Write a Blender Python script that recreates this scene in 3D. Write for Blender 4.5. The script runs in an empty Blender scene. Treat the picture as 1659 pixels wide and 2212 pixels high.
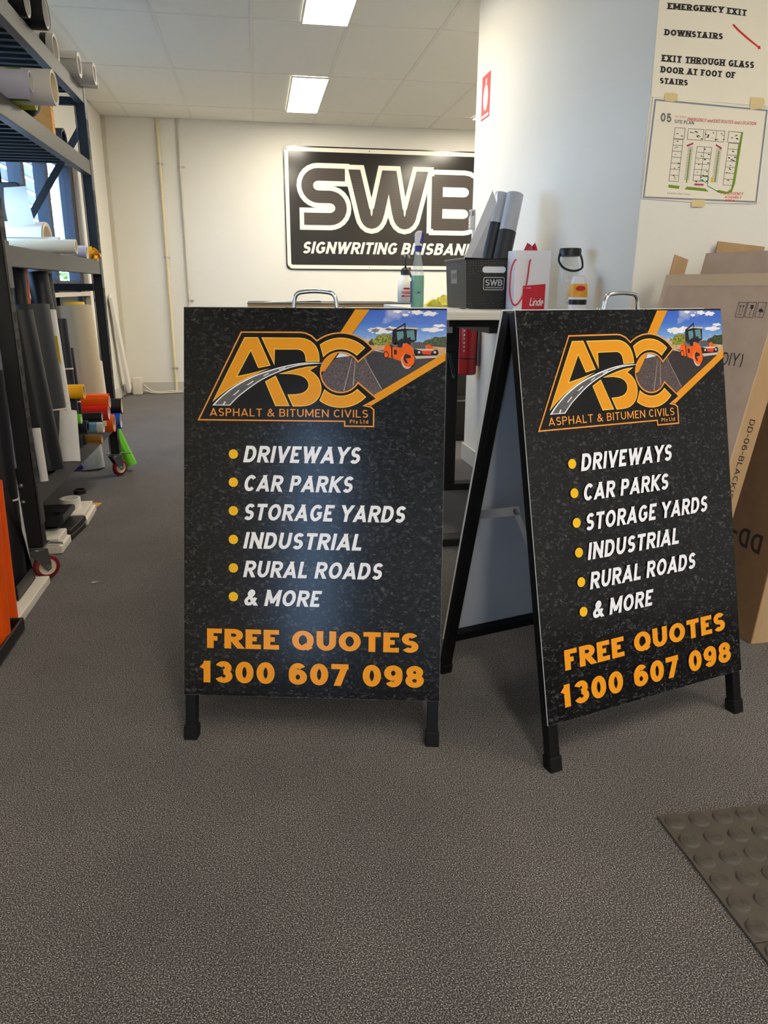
import bpy, math, random
from mathutils import Vector, Matrix
random.seed(7)
SC = bpy.context.scene
COL = SC.collection
PI = math.pi

# ---------------------------------------------------------------- camera
FPX, CX, CY = 1607.0, 829.5, 1106.0
YAW, PITCH, ROLL, CAMH = 0.1650, 0.2922, 0.0053, 1.0253
_F = Vector((math.sin(YAW)*math.cos(PITCH), math.cos(YAW)*math.cos(PITCH), -math.sin(PITCH)))
_R0 = Vector((math.cos(YAW), -math.sin(YAW), 0.0))
_U0 = _R0.cross(_F)
_R = _R0*math.cos(ROLL) + _U0*math.sin(ROLL)
_U = -_R0*math.sin(ROLL) + _U0*math.cos(ROLL)
EYE = Vector((0, 0, CAMH))
cam = bpy.data.cameras.new('camera')
camo = bpy.data.objects.new('camera', cam)
COL.objects.link(camo)
cam.sensor_fit = 'VERTICAL'
cam.sensor_height = 36.0
cam.lens = FPX*36.0/2212.0
cam.clip_start = 0.02
camo.matrix_world = Matrix(((_R.x, _U.x, -_F.x, EYE.x), (_R.y, _U.y, -_F.y, EYE.y), (_R.z, _U.z, -_F.z, EYE.z), (0, 0, 0, 1)))
SC.camera = camo

# ---------------------------------------------------------------- world, exposure
def lin(c):
    c = c/255.0
    return c/12.92 if c <= 0.04045 else ((c+0.055)/1.055)**2.4
def rgb(r, g, b): return (lin(r), lin(g), lin(b), 1.0)
W = bpy.data.worlds.new('sky')
SC.world = W
W.use_nodes = True
bg = W.node_tree.nodes['Background']
bg.inputs['Color'].default_value = (0.41, 0.64, 1.0, 1)
bg.inputs['Strength'].default_value = 17.0
SC.view_settings.view_transform = 'Standard'
SC.view_settings.look = 'None'
SC.view_settings.gamma = 1.0
SC.view_settings.use_curve_mapping = False
SC.view_settings.exposure = 0.22
LAMP_STRENGTH = 28.0
LAMP_COLOR = (1.0, 0.90, 0.72, 1)

# ---------------------------------------------------------------- helpers
def at(u, v, ax, val):
    """world point seen at photo pixel (u,v) on the plane axis=val"""
    d = _R*((u-CX)/FPX) - _U*((v-CY)/FPX) + _F
    k = 'xyz'.index(ax)
    t = (val-EYE[k])/d[k]
    return EYE + d*t

class MB:
    def __init__(s, M=None):
        s.v = []; s.f = []; s.mi = []; s.M = M
    def add(s, vs, fs, m=0):
        o = len(s.v)
        for p in vs:
            p = Vector(p)
            if s.M is not None: p = s.M @ p
            s.v.append(p)
        for f in fs:
            s.f.append([i+o for i in f]); s.mi.append(m)
    def box(s, c, d, m=0, R=None):
        x, y, z = d[0]/2, d[1]/2, d[2]/2
        vs = [Vector((a*x, b*y, e*z)) for a in (-1, 1) for b in (-1, 1) for e in (-1, 1)]
        if R is not None: vs = [R @ p for p in vs]
        c = Vector(c)
        s.add([p+c for p in vs], [(0, 1, 3, 2), (4, 6, 7, 5), (0, 4, 5, 1), (2, 3, 7, 6), (0, 2, 6, 4), (1, 5, 7, 3)], m)
    def b2(s, a, b, m=0):
        s.box([(a[i]+b[i])/2 for i in range(3)], [abs(b[i]-a[i]) for i in range(3)], m)
    def bar(s, p0, p1, w, h, up=(0, 0, 1), m=0):
        p0 = Vector(p0); p1 = Vector(p1)
        z = (p1-p0); L = z.length; z.normalize()
        u = Vector(up); x = u.cross(z)
        if x.length < 1e-5: x = Vector((1, 0, 0)).cross(z)
        x.normalize(); y = z.cross(x)
        R = Matrix((x, y, z)).transposed()
        s.box((p0+p1)/2, (w, h, L), m, R)
    def _frame(s, d):
        d = d.normalized()
        a = Vector((0, 0, 1)) if abs(d.z) < 0.9 else Vector((1, 0, 0))
        x = a.cross(d).normalized(); return x, d.cross(x)
    def cyl(s, p0, p1, r, n=24, m=0, r2=None, caps=True, mc=None):
        p0 = Vector(p0); p1 = Vector(p1); r2 = r if r2 is None else r2
        x, y = s._frame(p1-p0)
        vs = []
        for k in range(n):
            a = 2*PI*k/n; e = x*math.cos(a)+y*math.sin(a)
            vs += [p0+e*r, p1+e*r2]
        s.add(vs, [(2*k, 2*((k+1) % n), 2*((k+1) % n)+1, 2*k+1) for k in range(n)], m)
        if caps:
            s.add(vs, [[2*k for k in range(n)][::-1], [2*k+1 for k in range(n)]], m if mc is None else mc)
    def ann(s, p0, p1, r, ri, n=28, m=0, mi=None, me=None):
        """open tube with wall thickness"""
        p0 = Vector(p0); p1 = Vector(p1)
        x, y = s._frame(p1-p0)
        vs = []
        for k in range(n):
            a = 2*PI*k/n; e = x*math.cos(a)+y*math.sin(a)
            vs += [p0+e*r, p1+e*r, p0+e*ri, p1+e*ri]
        q = lambda k, j: 4*(k % n)+j
        s.add(vs, [(q(k, 0), q(k+1, 0), q(k+1, 1), q(k, 1)) for k in range(n)], m)
        s.add(vs, [(q(k, 2), q(k, 3), q(k+1, 3), q(k+1, 2)) for k in range(n)], m if mi is None else mi)
        me = m if me is None else me
        s.add(vs, [(q(k, 1), q(k+1, 1), q(k+1, 3), q(k, 3)) for k in range(n)] + [(q(k, 0), q(k, 2), q(k+1, 2), q(k+1, 0)) for k in range(n)], me)
    def tube(s, pts, r, n=10, m=0, closed=False):
        pts = [Vector(p) for p in pts]; N = len(pts)
        vs = []; x = None
        for i in range(N):
            if closed: d = pts[(i+1) % N]-pts[i-1]
            else: d = pts[min(i+1, N-1)]-pts[max(i-1, 0)]
            d.normalize()
            if x is None: x = s._frame(d)[0]
            x = (x-d*x.dot(d)).normalized(); y = d.cross(x)
            rr = r[i] if isinstance(r, (list, tuple)) else r
            for k in range(n):
                a = 2*PI*k/n
                vs.append(pts[i]+(x*math.cos(a)+y*math.sin(a))*rr)
        fs = []
        for i in range(N if closed else N-1):
            j = (i+1) % N
            fs += [(i*n+k, i*n+(k+1) % n, j*n+(k+1) % n, j*n+k) for k in range(n)]
        if not closed: fs += [list(range(n))[::-1], [(N-1)*n+k for k in range(n)]]
        s.add(vs, fs, m)
    def lathe(s, prof, c=(0, 0, 0), n=28, m=0, R=None):
        c = Vector(c); vs = []
        for r, z in prof:
            for k in range(n):
                a = 2*PI*k/n; p = Vector((r*math.cos(a), r*math.sin(a), z))
                vs.append(c+(R @ p if R is not None else p))
        N = len(prof); fs = []
        for i in range(N-1):
            fs += [(i*n+k, i*n+(k+1) % n, (i+1)*n+(k+1) % n, (i+1)*n+k) for k in range(n)]
        s.add(vs, fs, m)
    def poly(s, pts, m=0): s.add(pts, [list(range(len(pts)))], m)
    def prism(s, pts2, z0, z1, m=0, T=None):
        """extrude a 2D polygon (CCW) from z0 to z1"""
        T = T or (lambda x, y, z: (x, y, z))
        n = len(pts2)
        vs = [T(x, y, z0) for x, y in pts2]+[T(x, y, z1) for x, y in pts2]
        s.add(vs, [list(range(n))[::-1], [n+i for i in range(n)]]+[(i, (i+1) % n, n+(i+1) % n, n+i) for i in range(n)], m)
    def build(s, name, mats, parent=None, smooth=None, bev=0, seg=2):
        me = bpy.data.meshes.new(name)
        me.from_pydata([tuple(p) for p in s.v], [], s.f)
        if not isinstance(mats, (list, tuple)): mats = [mats]
        for m in mats: me.materials.append(MAT[m] if isinstance(m, str) else m)
        me.polygons.foreach_set('material_index', s.mi)
        if smooth:
            me.polygons.foreach_set('use_smooth', [True]*len(me.polygons))
            me.set_sharp_from_angle(angle=math.radians(smooth))
        me.update()
        o = bpy.data.objects.new(name, me)
        COL.objects.link(o)
        if parent is not None: o.parent = parent
        if bev:
            b = o.modifiers.new('bevel', 'BEVEL'); b.width = bev; b.segments = seg; b.limit_method = 'ANGLE'; b.angle_limit = 0.6
        return o

def tag(o, label, cat, group=None, kind=None):
    o['label'] = label; o['category'] = cat
    if group: o['group'] = group
    if kind: o['kind'] = kind
    return o
def thing(name, label, cat, loc=(0, 0, 0), rz=0, group=None):
    e = bpy.data.objects.new(name, None); COL.objects.link(e)
    e.empty_display_size = 0.05
    e.location = loc; e.rotation_euler = (0, 0, rz)
    return tag(e, label, cat, group)
def struct(o):
    o['kind'] = 'structure'; return o
def dup(o, parent=None):
    c = o.copy(); COL.objects.link(c); c.parent = parent
    for ch in list(o.children): dup(ch, c)
    return c
def T3(loc, rz=0): return Matrix.Translation(Vector(loc)) @ Matrix.Rotation(rz, 4, 'Z')

# ---------------------------------------------------------------- 2D shapes
def arc(cx, cy, rx, ry, a0, a1, n=14):
    return [(cx+rx*math.cos(math.radians(a0+(a1-a0)*i/n)), cy+ry*math.sin(math.radians(a0+(a1-a0)*i/n))) for i in range(n+1)]
def catmull(pts, n=5):
    out = []
    for i in range(len(pts)-1):
        p0 = pts[max(i-1, 0)]; p1 = pts[i]; p2 = pts[i+1]; p3 = pts[min(i+2, len(pts)-1)]
        for k in range(n):
            t = k/n
            out.append(tuple(0.5*((2*p1[j])+(-p0[j]+p2[j])*t+(2*p0[j]-5*p1[j]+4*p2[j]-p3[j])*t*t+(-p0[j]+3*p1[j]-3*p2[j]+p3[j])*t**3) for j in range(len(p1))))
    out.append(tuple(pts[-1])); return out
def area2(p): return sum(p[i-1][0]*p[i][1]-p[i][0]*p[i-1][1] for i in range(len(p)))/2
def inset(p, d):
    if area2(p) < 0: p = p[::-1]
    n = len(p); out = []
    for i in range(n):
        a, b, c = p[i-1], p[i], p[(i+1) % n]
        e1 = Vector((b[0]-a[0], b[1]-a[1])); e2 = Vector((c[0]-b[0], c[1]-b[1]))
        if e1.length < 1e-9 or e2.length < 1e-9: continue
        e1.normalize(); e2.normalize()
        n1 = Vector((-e1.y, e1.x)); n2 = Vector((-e2.y, e2.x))
        mm = n1+n2
        if mm.length < 1e-4: mm = n1
        mm.normalize(); k = d/max(0.3, mm.dot(n1))
        out.append((b[0]+mm.x*k, b[1]+mm.y*k))
    return out
def rrect(x0, y0, x1, y1, r, n=6):
    return arc(x1-r, y1-r, r, r, 0, 90, n)+arc(x0+r, y1-r, r, r, 90, 180, n)+arc(x0+r, y0+r, r, r, 180, 270, n)+arc(x1-r, y0+r, r, r, 270, 360, n)
def stroke(pts, t, e0=0.0, e1=0.0, closed=False):
    """list of quads covering a polyline drawn with a flat pen of width t"""
    P = [Vector(p) for p in pts]
    Q = [P[0]]
    for p in P[1:]:
        if (p-Q[-1]).length > 1e-6: Q.append(p)
    P = Q
    if closed and (P[0]-P[-1]).length < 1e-6: P.pop()
    n = len(P)
    if not closed:
        d = (P[1]-P[0]).normalized(); P[0] = P[0]-d*e0
        d = (P[-1]-P[-2]).normalized(); P[-1] = P[-1]+d*e1
    L = []; R = []
    for i in range(n):
        if closed: a, b, c = P[i-1], P[i], P[(i+1) % n]
        else: a, b, c = P[max(i-1, 0)], P[i], P[min(i+1, n-1)]
        d1 = (b-a) if (b-a).length > 1e-9 else (c-b)
        d2 = (c-b) if (c-b).length > 1e-9 else d1
        d1 = d1.normalized(); d2 = d2.normalized()
        n1 = Vector((-d1.y, d1.x)); n2 = Vector((-d2.y, d2.x)); mm = n1+n2
        if mm.length < 1e-4: mm = n1.copy()
        mm.normalize(); k = (t/2)/max(0.4, mm.dot(n1))
        L.append(b+mm*k); R.append(b-mm*k)
    return [[L[i], R[i], R[(i+1) % n], L[(i+1) % n]] for i in range(n if closed else n-1)]

# ---------------------------------------------------------------- stroke lettering
def _o(cx=.5, cy=.5, rx=.5, ry=.5): return ('c', arc(cx, cy, rx, ry, 0, 360, 24))
_P = [(0, 1), (.55, 1)]+arc(.55, .74, .45, .26, 90, -90)+[(0, .48)]
_S = arc(.5, .745, .48, .255, 28, 270, 14)+arc(.5, .25, .5, .25, 90, -150, 14)[1:]
_six = arc(.5, .55, .5, .45, 42, 180, 10)+[(0, .31)]
GL = {
 'A': (.74, [[(0, 0), (.5, 1)], [(1, 0), (.5, 1)], [(.2, .22), (.8, .22)]]),
 'B': (.62, [[(0, 0), (0, 1)], [(0, 1), (.52, 1)]+arc(.52, .77, .4, .23, 90, -90)+[(0, .54)], [(0, .54), (.56, .54)]+arc(.56, .27, .44, .27, 90, -90)+[(0, 0)]]),
 'C': (.66, [arc(.54, .5, .54, .5, 42, 318, 24)]),
 'D': (.68, [[(0, 0), (0, 1)], [(0, 1), (.42, 1)]+arc(.42, .5, .58, .5, 90, -90, 18)+[(0, 0)]]),
 'E': (.54, [[(0, 0), (0, 1)], [(0, 1), (1, 1)], [(0, .51), (.9, .51)], [(0, 0), (1, 0)]]),
 'F': (.52, [[(0, 0), (0, 1)], [(0, 1), (1, 1)], [(0, .5), (.88, .5)]]),
 'G': (.72, [arc(.52, .5, .52, .5, 45, 325, 24), [(.97, .1), (.97, .46), (.58, .46)]]),
 'H': (.68, [[(0, 0), (0, 1)], [(1, 0), (1, 1)], [(0, .5), (1, .5)]]),
 'I': (None, [[(0, 0), (0, 1)]]),
 'K': (.68, [[(0, 0), (0, 1)], [(.02, .36), (.92, 1)], [(.3, .52), (.95, 0)]]),
 'L': (.52, [[(0, 0), (0, 1)], [(0, 0), (1, 0)]]),
 'M': (.86, [[(0, 0), (0, 1)], [(1, 0), (1, 1)], [(0.03, 1), (.5, .1)], [(.97, 1), (.5, .1)]]),
 'N': (.70, [[(0, 0), (0, 1)], [(1, 0), (1, 1)], [(0.02, 1), (.98, 0)]]),
 'O': (.76, [_o()]),
 'P': (.60, [[(0, 0), (0, 1)], _P]),
 'Q': (.76, [_o(), [(.58, .26), (.98, -.08)]]),
 'R': (.65, [[(0, 0), (0, 1)], _P, [(.45, .48), (.97, 0)]]),
 'S': (.58, [_S]),
 'T': (.60, [[(.5, 0), (.5, 1)], [(0, 1), (1, 1)]]),
 'U': (.68, [[(0, 1), (0, .42)]+arc(.5, .42, .5, .42, 180, 360)+[(1, 1)]]),
 'V': (.70, [[(0, 1), (.5, 0)], [(1, 1), (.5, 0)]]),
 'W': (1.02, [[(0, 1), (.25, 0)], [(.5, 1), (.25, 0)], [(.5, 1), (.75, 0)], [(1, 1), (.75, 0)]]),
 'X': (.68, [[(0, 0), (1, 1)], [(0, 1), (1, 0)]]),
 'Y': (.68, [[(0, 1), (.5, .45)], [(1, 1), (.5, .45)], [(.5, .5), (.5, 0)]]),
 'Z': (.60, [[(0, 1), (1, 1)], [(.97, 1), (.03, 0)], [(0, 0), (1, 0)]]),
 '&': (.76, [catmull([(1, 0), (.62, .34), (.3, .68), (.24, .84), (.36, .98), (.52, .98), (.64, .86), (.58, .7), (.2, .46), (.04, .24), (.14, .05), (.38, 0), (.64, .08), (.86, .3), (.96, .5)], 4)]),
 '0': (.62, [_o()]),
 '1': (.46, [[(.75, 0), (.75, 1)], [(.75, .98), (.05, .68)]]),
 '2': (.60, [arc(.5, .72, .48, .28, 165, -25)+[(.05, .02)], [(0, 0), (1, 0)]]),
 '3': (.60, [arc(.48, .755, .44, .245, 160, -90, 14), arc(.5, .255, .5, .255, 90, -160, 14)]),
 '4': (.62, [[(.75, 0), (.75, 1)], [(.75, 1), (0, .28)], [(0, .28), (1, .28)]]),
 '5': (.60, [[(.92, 1), (.14, 1), (.06, .5)]+arc(.48, .33, .5, .33, 135, -155, 16)]),
 '6': (.62, [_six, _o(.5, .31, .5, .31)]),
 '7': (.58, [[(0, 1), (1, 1)], [(.97, .98), (.35, 0)]]),
 '8': (.62, [_o(.5, .765, .43, .235), _o(.5, .265, .5, .265)]),
 '9': (.62, [[(1-x, 1-y) for x, y in _six], _o(.5, .69, .5, .31)]),
 '-': (.34, [[(0, .42), (1, .42)]]),
 '(': (.3, [arc(1.1, .45, .95, .65, 120, 240, 8)]),
 ')': (.3, [arc(-.1, .45, .95, .65, 60, -60, 8)]),
 '/': (.4, [[(0, 0), (1, 1)]]),
 '*': (.6, [[(0, .3), (1, .9)], [(0, .9), (1, .3)], [(.5, .15), (.5, 1)], [(0, .6), (1, .6)]]),
 't': (.40, [[(.4, 1), (.4, .12), (.55, 0), (.95, 0)], [(0, .66), (.95, .66)]]),
 'y': (.52, [[(0, .68), (.5, -.02)], [(1, .68), (.38, -.28)]]),
 'd': (.56, [[(1, 0), (1, 1.04)], _o(.5, .33, .5, .34)]),
 'i': (None, [[(0, 0), (0, .66)], [(0, .92), (0, 1.02)]]),
 'n': (.54, [[(0, 0), (0, .68)], [(0, .4)]+arc(.5, .4, .5, .28, 180, 0)+[(1, 0)]]),
 'e': (.56, [[(0, .34), (1, .34)]+arc(.5, .34, .5, .34, 0, 310, 16)]),
 'a': (.52, [[(1, 0), (1, .68)], _o(.5, .33, .5, .34)]),
 'o': (.56, [_o(.5, .33, .5, .34)]),
 'l': (None, [[(0, 0), (0, 1)]]),
 'u': (.54, [[(0, .68), (0, .3)]+arc(.5, .3, .5, .3, 180, 360)+[(1, .68)], [(1, 0), (1, .68)]]),
 'r': (.40, [[(0, 0), (0, .68)], [(0, .4)]+arc(.6, .38, .6, .3, 180, 70, 8)]),
}
def clip_y(poly, y0, y1):
    for sgn, lim in ((1, y0), (-1, -y1)):
        out = []
        for i in range(len(poly)):
            a, b = poly[i-1], poly[i]
            fa, fb = sgn*a[1]-lim, sgn*b[1]-lim
            if (fa >= 0) != (fb >= 0):
                k = fa/(fa-fb); out.append((a[0]+(b[0]-a[0])*k, a[1]+(b[1]-a[1])*k))
            if fb >= 0: out.append((b[0], b[1]))
        poly = out
        if len(poly) < 3: return []
    return poly
def text_polys(s, t=0.16, slant=0.0, gap=0.14, space=0.34, serif=False):
    """unit text: cap height 1, returns (polygons, width without slant)"""
    out = []; x = 0.0; word = 0; wid = []
    for ch in s:
        while len(wid) < len(out): wid.append(word)
        if ch == ' ': x += space; word += 1; continue
        w, strokes = GL[ch]
        w = t if w is None else w
        if serif and w == t: w = t*2.1; strokes = [[(px+.5, py) for px, py in q] if not isinstance(q, tuple) else q for q in strokes]
        for st in strokes:
            closed = isinstance(st, tuple)
            pts = st[1] if closed else st
            P = [(x+t/2+px*(w-t), t/2+py*(1-t)) for px, py in pts]
            e = [0.0, 0.0]; band = (-.5, 1.3)
            if not closed:
                for j, (i0, i1) in enumerate(((0, 1), (-1, -2))):
                    if abs(pts[i0][1]-pts[i1][1]) < 1e-6:
                        if pts[i0][0] in (0, 1): e[j] = t/2
                    elif pts[i0][1] in (0, 1):
                        vert = abs(pts[i0][0]-pts[i1][0]) < 1e-6
                        e[j] = t/2 if vert else t
                        band = (0, 1)
                        if serif and (vert or abs(pts[i0][1]-pts[i1][1]) > .4):
                            cxs = P[i0][0]; yy = 0 if pts[i0][1] == 0 else 1
                            h = .13; sw = t*1.05
                            out.append([(cxs-sw, yy), (cxs+sw, yy), (cxs+sw, yy+(h if yy == 0 else -h)), (cxs-sw, yy+(h if yy == 0 else -h))])
            for q in stroke(P, t, e[0], e[1], closed):
                q = clip_y([(p.x, p.y) for p in q], *band)
                if q: out.append(q)
        x += w+gap
    x -= gap
    while len(wid) < len(out): wid.append(word)
    return [[(px+slant*py, py) for px, py in q] for q in out], x, wid
def text(mb, s, O, ex, ey, off=(0, 0, 0), m=0, word=None, **kw):
    """draw text: O baseline start, ex vector of the whole width, ey vector of the cap height;
    overlapping strokes are stepped by a hair so that they never share one plane"""
    polys, w, wid = text_polys(s, **kw)
    ex = Vector(ex); ey = Vector(ey); nz = ex.cross(ey).normalized()
    O = Vector(O)+Vector(off); ex = ex/w
    for i, q in enumerate(polys):
        if word is not None and wid[i] != word: continue
        if area2(q) < 0: q = q[::-1]
        o = O+nz*(.000012*(i % 29))
        mb.poly([o+ex*x+ey*y for x, y in q], m)
# ---------------------------------------------------------------- materials
MAT = {}
def PM(name, col, rough=.5, metal=0.0, spec=.5, noise=None, bump=None, coat=0, alpha=None, trans=0, ior=1.45, emit=None, stretch=None, sheen=0):
    m = bpy.data.materials.new(name); m.use_nodes = True
    nt = m.node_tree; b = nt.nodes['Principled BSDF']
    c = rgb(*col)
    if name.startswith('print_'): rough, spec = .17, .3
    b.inputs['Base Color'].default_value = c
    b.inputs['Roughness'].default_value = rough
    b.inputs['Metallic'].default_value = metal
    b.inputs['Specular IOR Level'].default_value = spec
    b.inputs['Coat Weight'].default_value = coat
    b.inputs['Coat Roughness'].default_value = .08
    b.inputs['Transmission Weight'].default_value = trans
    b.inputs['IOR'].default_value = ior
    if sheen: b.inputs['Sheen Weight'].default_value = sheen
    if alpha is not None: b.inputs['Alpha'].default_value = alpha
    if emit:
        b.inputs['Emission Color'].default_value = emit[0]; b.inputs['Emission Strength'].default_value = emit[1]
    if noise or bump:
        tc = nt.nodes.new('ShaderNodeTexCoord'); mp = nt.nodes.new('ShaderNodeMapping')
        nt.links.new(tc.outputs['Object'], mp.inputs['Vector'])
        if stretch: mp.inputs['Scale'].default_value = stretch
    if noise:
        sc, amt = noise[:2]
        n = nt.nodes.new('ShaderNodeTexNoise'); n.inputs['Scale'].default_value = sc; n.inputs['Detail'].default_value = 4
        r = nt.nodes.new('ShaderNodeValToRGB')
        r.color_ramp.elements[0].position = .3; r.color_ramp.elements[1].position = .7
        r.color_ramp.elements[0].color = (*[x*(1-amt) for x in c[:3]], 1)
        r.color_ramp.elements[1].color = (*[min(1, x*(1+amt)) for x in c[:3]], 1)
        nt.links.new(mp.outputs[0], n.inputs['Vector']); nt.links.new(n.outputs['Fac'], r.inputs[0]); nt.links.new(r.outputs[0], b.inputs['Base Color'])
    if bump:
        n = nt.nodes.new('ShaderNodeTexNoise'); n.inputs['Scale'].default_value = bump[0]; n.inputs['Detail'].default_value = 3
        bu = nt.nodes.new('ShaderNodeBump'); bu.inputs['Strength'].default_value = bump[1]; bu.inputs['Distance'].default_value = bump[2] if len(bump) > 2 else .002
        nt.links.new(mp.outputs[0], n.inputs['Vector']); nt.links.new(n.outputs['Fac'], bu.inputs['Height']); nt.links.new(bu.outputs[0], b.inputs['Normal'])
    MAT[name] = m
    return m
def ramp(nt, pts, src):
    r = nt.nodes.new('ShaderNodeValToRGB'); e = r.color_ramp.elements
    while len(e) < len(pts): e.new(.5)
    for k, (p, c) in enumerate(pts): e[k].position = p; e[k].color = c
    nt.links.new(src, r.inputs[0]); return r.outputs[0]
def base(name, rough=.5, spec=.5):
    m = bpy.data.materials.new(name); m.use_nodes = True; MAT[name] = m
    nt = m.node_tree; b = nt.nodes['Principled BSDF']
    b.inputs['Roughness'].default_value = rough; b.inputs['Specular IOR Level'].default_value = spec
    tc = nt.nodes.new('ShaderNodeTexCoord')
    return m, nt, b, tc
def tex(nt, kind, vec, **kw):
    n = nt.nodes.new('ShaderNodeTex'+kind)
    for k, v in kw.items():
        if k in n.inputs: n.inputs[k].default_value = v
        else: setattr(n, k, v)
    if vec is not None: nt.links.new(vec, n.inputs['Vector'])
    return n
def mapping(nt, src, scale=(1, 1, 1), rot=(0, 0, 0), loc=(0, 0, 0)):
    mp = nt.nodes.new('ShaderNodeMapping'); mp.inputs['Scale'].default_value = scale; mp.inputs['Rotation'].default_value = rot; mp.inputs['Location'].default_value = loc
    nt.links.new(src, mp.inputs['Vector']); return mp.outputs[0]
def mix(nt, fac, a, b, mode='MIX'):
    n = nt.nodes.new('ShaderNodeMix'); n.data_type = 'RGBA'; n.blend_type = mode
    for s, k in ((fac, 0), (a, 6), (b, 7)):
        if hasattr(s, 'links') or hasattr(s, 'is_linked'): nt.links.new(s, n.inputs[k])
        else: n.inputs[k].default_value = s
    return n.outputs[2]
def bump(nt, b, h, strength, dist):
    bu = nt.nodes.new('ShaderNodeBump'); bu.inputs['Strength'].default_value = strength; bu.inputs['Distance'].default_value = dist
    nt.links.new(h, bu.inputs['Height']); nt.links.new(bu.outputs[0], b.inputs['Normal'])

# carpet: flecked loop pile
m, nt, b, tc = base('carpet', .95, .1)
v1 = mapping(nt, tc.outputs['Object'], (1, 1, 1))
n1 = tex(nt, 'Noise', v1, Scale=430.0, Detail=3.0, Roughness=.7)
n2 = tex(nt, 'Noise', v1, Scale=3.0, Detail=3.0)
n3 = tex(nt, 'Voronoi', v1, Scale=420.0)
c1 = ramp(nt, [(.38, rgb(14, 13, 14)), (.48, rgb(58, 55, 56)), (.56, rgb(118, 113, 113)), (.66, rgb(222, 216, 214))], n1.outputs['Fac'])
c2 = ramp(nt, [(.35, (.86, .86, .86, 1)), (.65, (1.08, 1.07, 1.05, 1))], n2.outputs['Fac'])
nt.links.new(mix(nt, 1.0, c1, c2, 'MULTIPLY'), b.inputs['Base Color'])
bump(nt, b, n1.outputs['Fac'], .8, .004)
b.inputs['Sheen Weight'].default_value = .15

# printed asphalt photograph on the signs
m, nt, b, tc = base('asphalt_print', .17, .3)
va = mapping(nt, tc.outputs['Object'], (1, 1, 1))
w1 = tex(nt, 'Noise', va, Scale=60.0, Detail=3.0)
dv = nt.nodes.new('ShaderNodeVectorMath'); dv.operation = 'MULTIPLY_ADD'
nt.links.new(w1.outputs['Color'], dv.inputs[0]); dv.inputs[1].default_value = (.02, .02, .02); nt.links.new(va, dv.inputs[2])
vs_ = mapping(nt, dv.outputs[0], (1, 1, 1.9))
vo = tex(nt, 'Voronoi', vs_, Scale=75.0)
vo2 = tex(nt, 'Voronoi', vs_, Scale=170.0)
sep = nt.nodes.new('ShaderNodeSeparateColor'); nt.links.new(vo.outputs['Color'], sep.inputs[0])
sep2 = nt.nodes.new('ShaderNodeSeparateColor'); nt.links.new(vo2.outputs['Color'], sep2.inputs[0])
ca_ = ramp(nt, [(.45, rgb(9, 9, 11)), (.72, rgb(24, 24, 28)), (.92, rgb(50, 50, 56)), (1, rgb(66, 65, 70))], sep.outputs[0])
cb_ = ramp(nt, [(.5, rgb(8, 8, 9)), (.8, rgb(28, 27, 30)), (1, rgb(78, 76, 78))], sep2.outputs[1])
dist = ramp(nt, [(.25, (1, 1, 1, 1)), (.6, (.12, .12, .12, 1))], vo.outputs['Distance'])
mm_ = mix(nt, 1.0, ca_, dist, 'MULTIPLY')
fine = tex(nt, 'Noise', va, Scale=45.0, Detail=5.0, Roughness=.7)
fr = ramp(nt, [(.42, (0, 0, 0, 1)), (.62, (1, 1, 1, 1))], fine.outputs['Fac'])
sx = nt.nodes.new('ShaderNodeSeparateColor'); nt.links.new(fr, sx.inputs[0])
mx = mix(nt, sx.outputs[0], mix(nt, 1.0, mm_, rgb(8, 8, 9), 'ADD'), cb_)
nt.links.new(mx, b.inputs['Base Color'])

# grey tarmac of the logo road / the printed photograph
def speck(name, lo, hi, sc, rough=.3):
    m, nt, b, tc = base(name, rough, .5)
    n = tex(nt, 'Noise', tc.outputs['Object'], Scale=sc, Detail=2.0)
    nt.links.new(ramp(nt, [(.38, rgb(*lo)), (.62, rgb(*hi))], n.outputs['Fac']), b.inputs['Base Color'])
speck('print_road', (18, 18, 20), (120, 120, 124), 900)
speck('print_tarmac', (52, 42, 46), (104, 88, 90), 400)
speck('print_tarmac_dark', (34, 28, 32), (52, 44, 48), 300)
speck('print_bush', (70, 84, 16), (160, 160, 50), 260)
speck('print_hedge', (22, 36, 20), (66, 84, 44), 260)
m, nt, b, tc = base('print_sky', .3, .5)      # the printed picture's own blue sky
sz = nt.nodes.new('ShaderNodeSeparateXYZ'); nt.links.new(tc.outputs['Generated'], sz.inputs[0])
nsk = tex(nt, 'Noise', tc.outputs['Object'], Scale=16.0, Detail=5.0)
sk = ramp(nt, [(.57, rgb(214, 220, 236)), (.7, rgb(120, 165, 226)), (.86, rgb(62, 112, 205)), (1, rgb(50, 90, 190))], sz.outputs[2])
ck = ramp(nt, [(.54, (0, 0, 0, 1)), (.72, (.75, .75, .75, 1))], nsk.outputs['Fac'])
sk1 = nt.nodes.new('ShaderNodeSeparateColor'); nt.links.new(ck, sk1.inputs[0])
nt.links.new(mix(nt, sk1.outputs[0], sk, rgb(226, 226, 236)), b.inputs['Base Color'])

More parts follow.
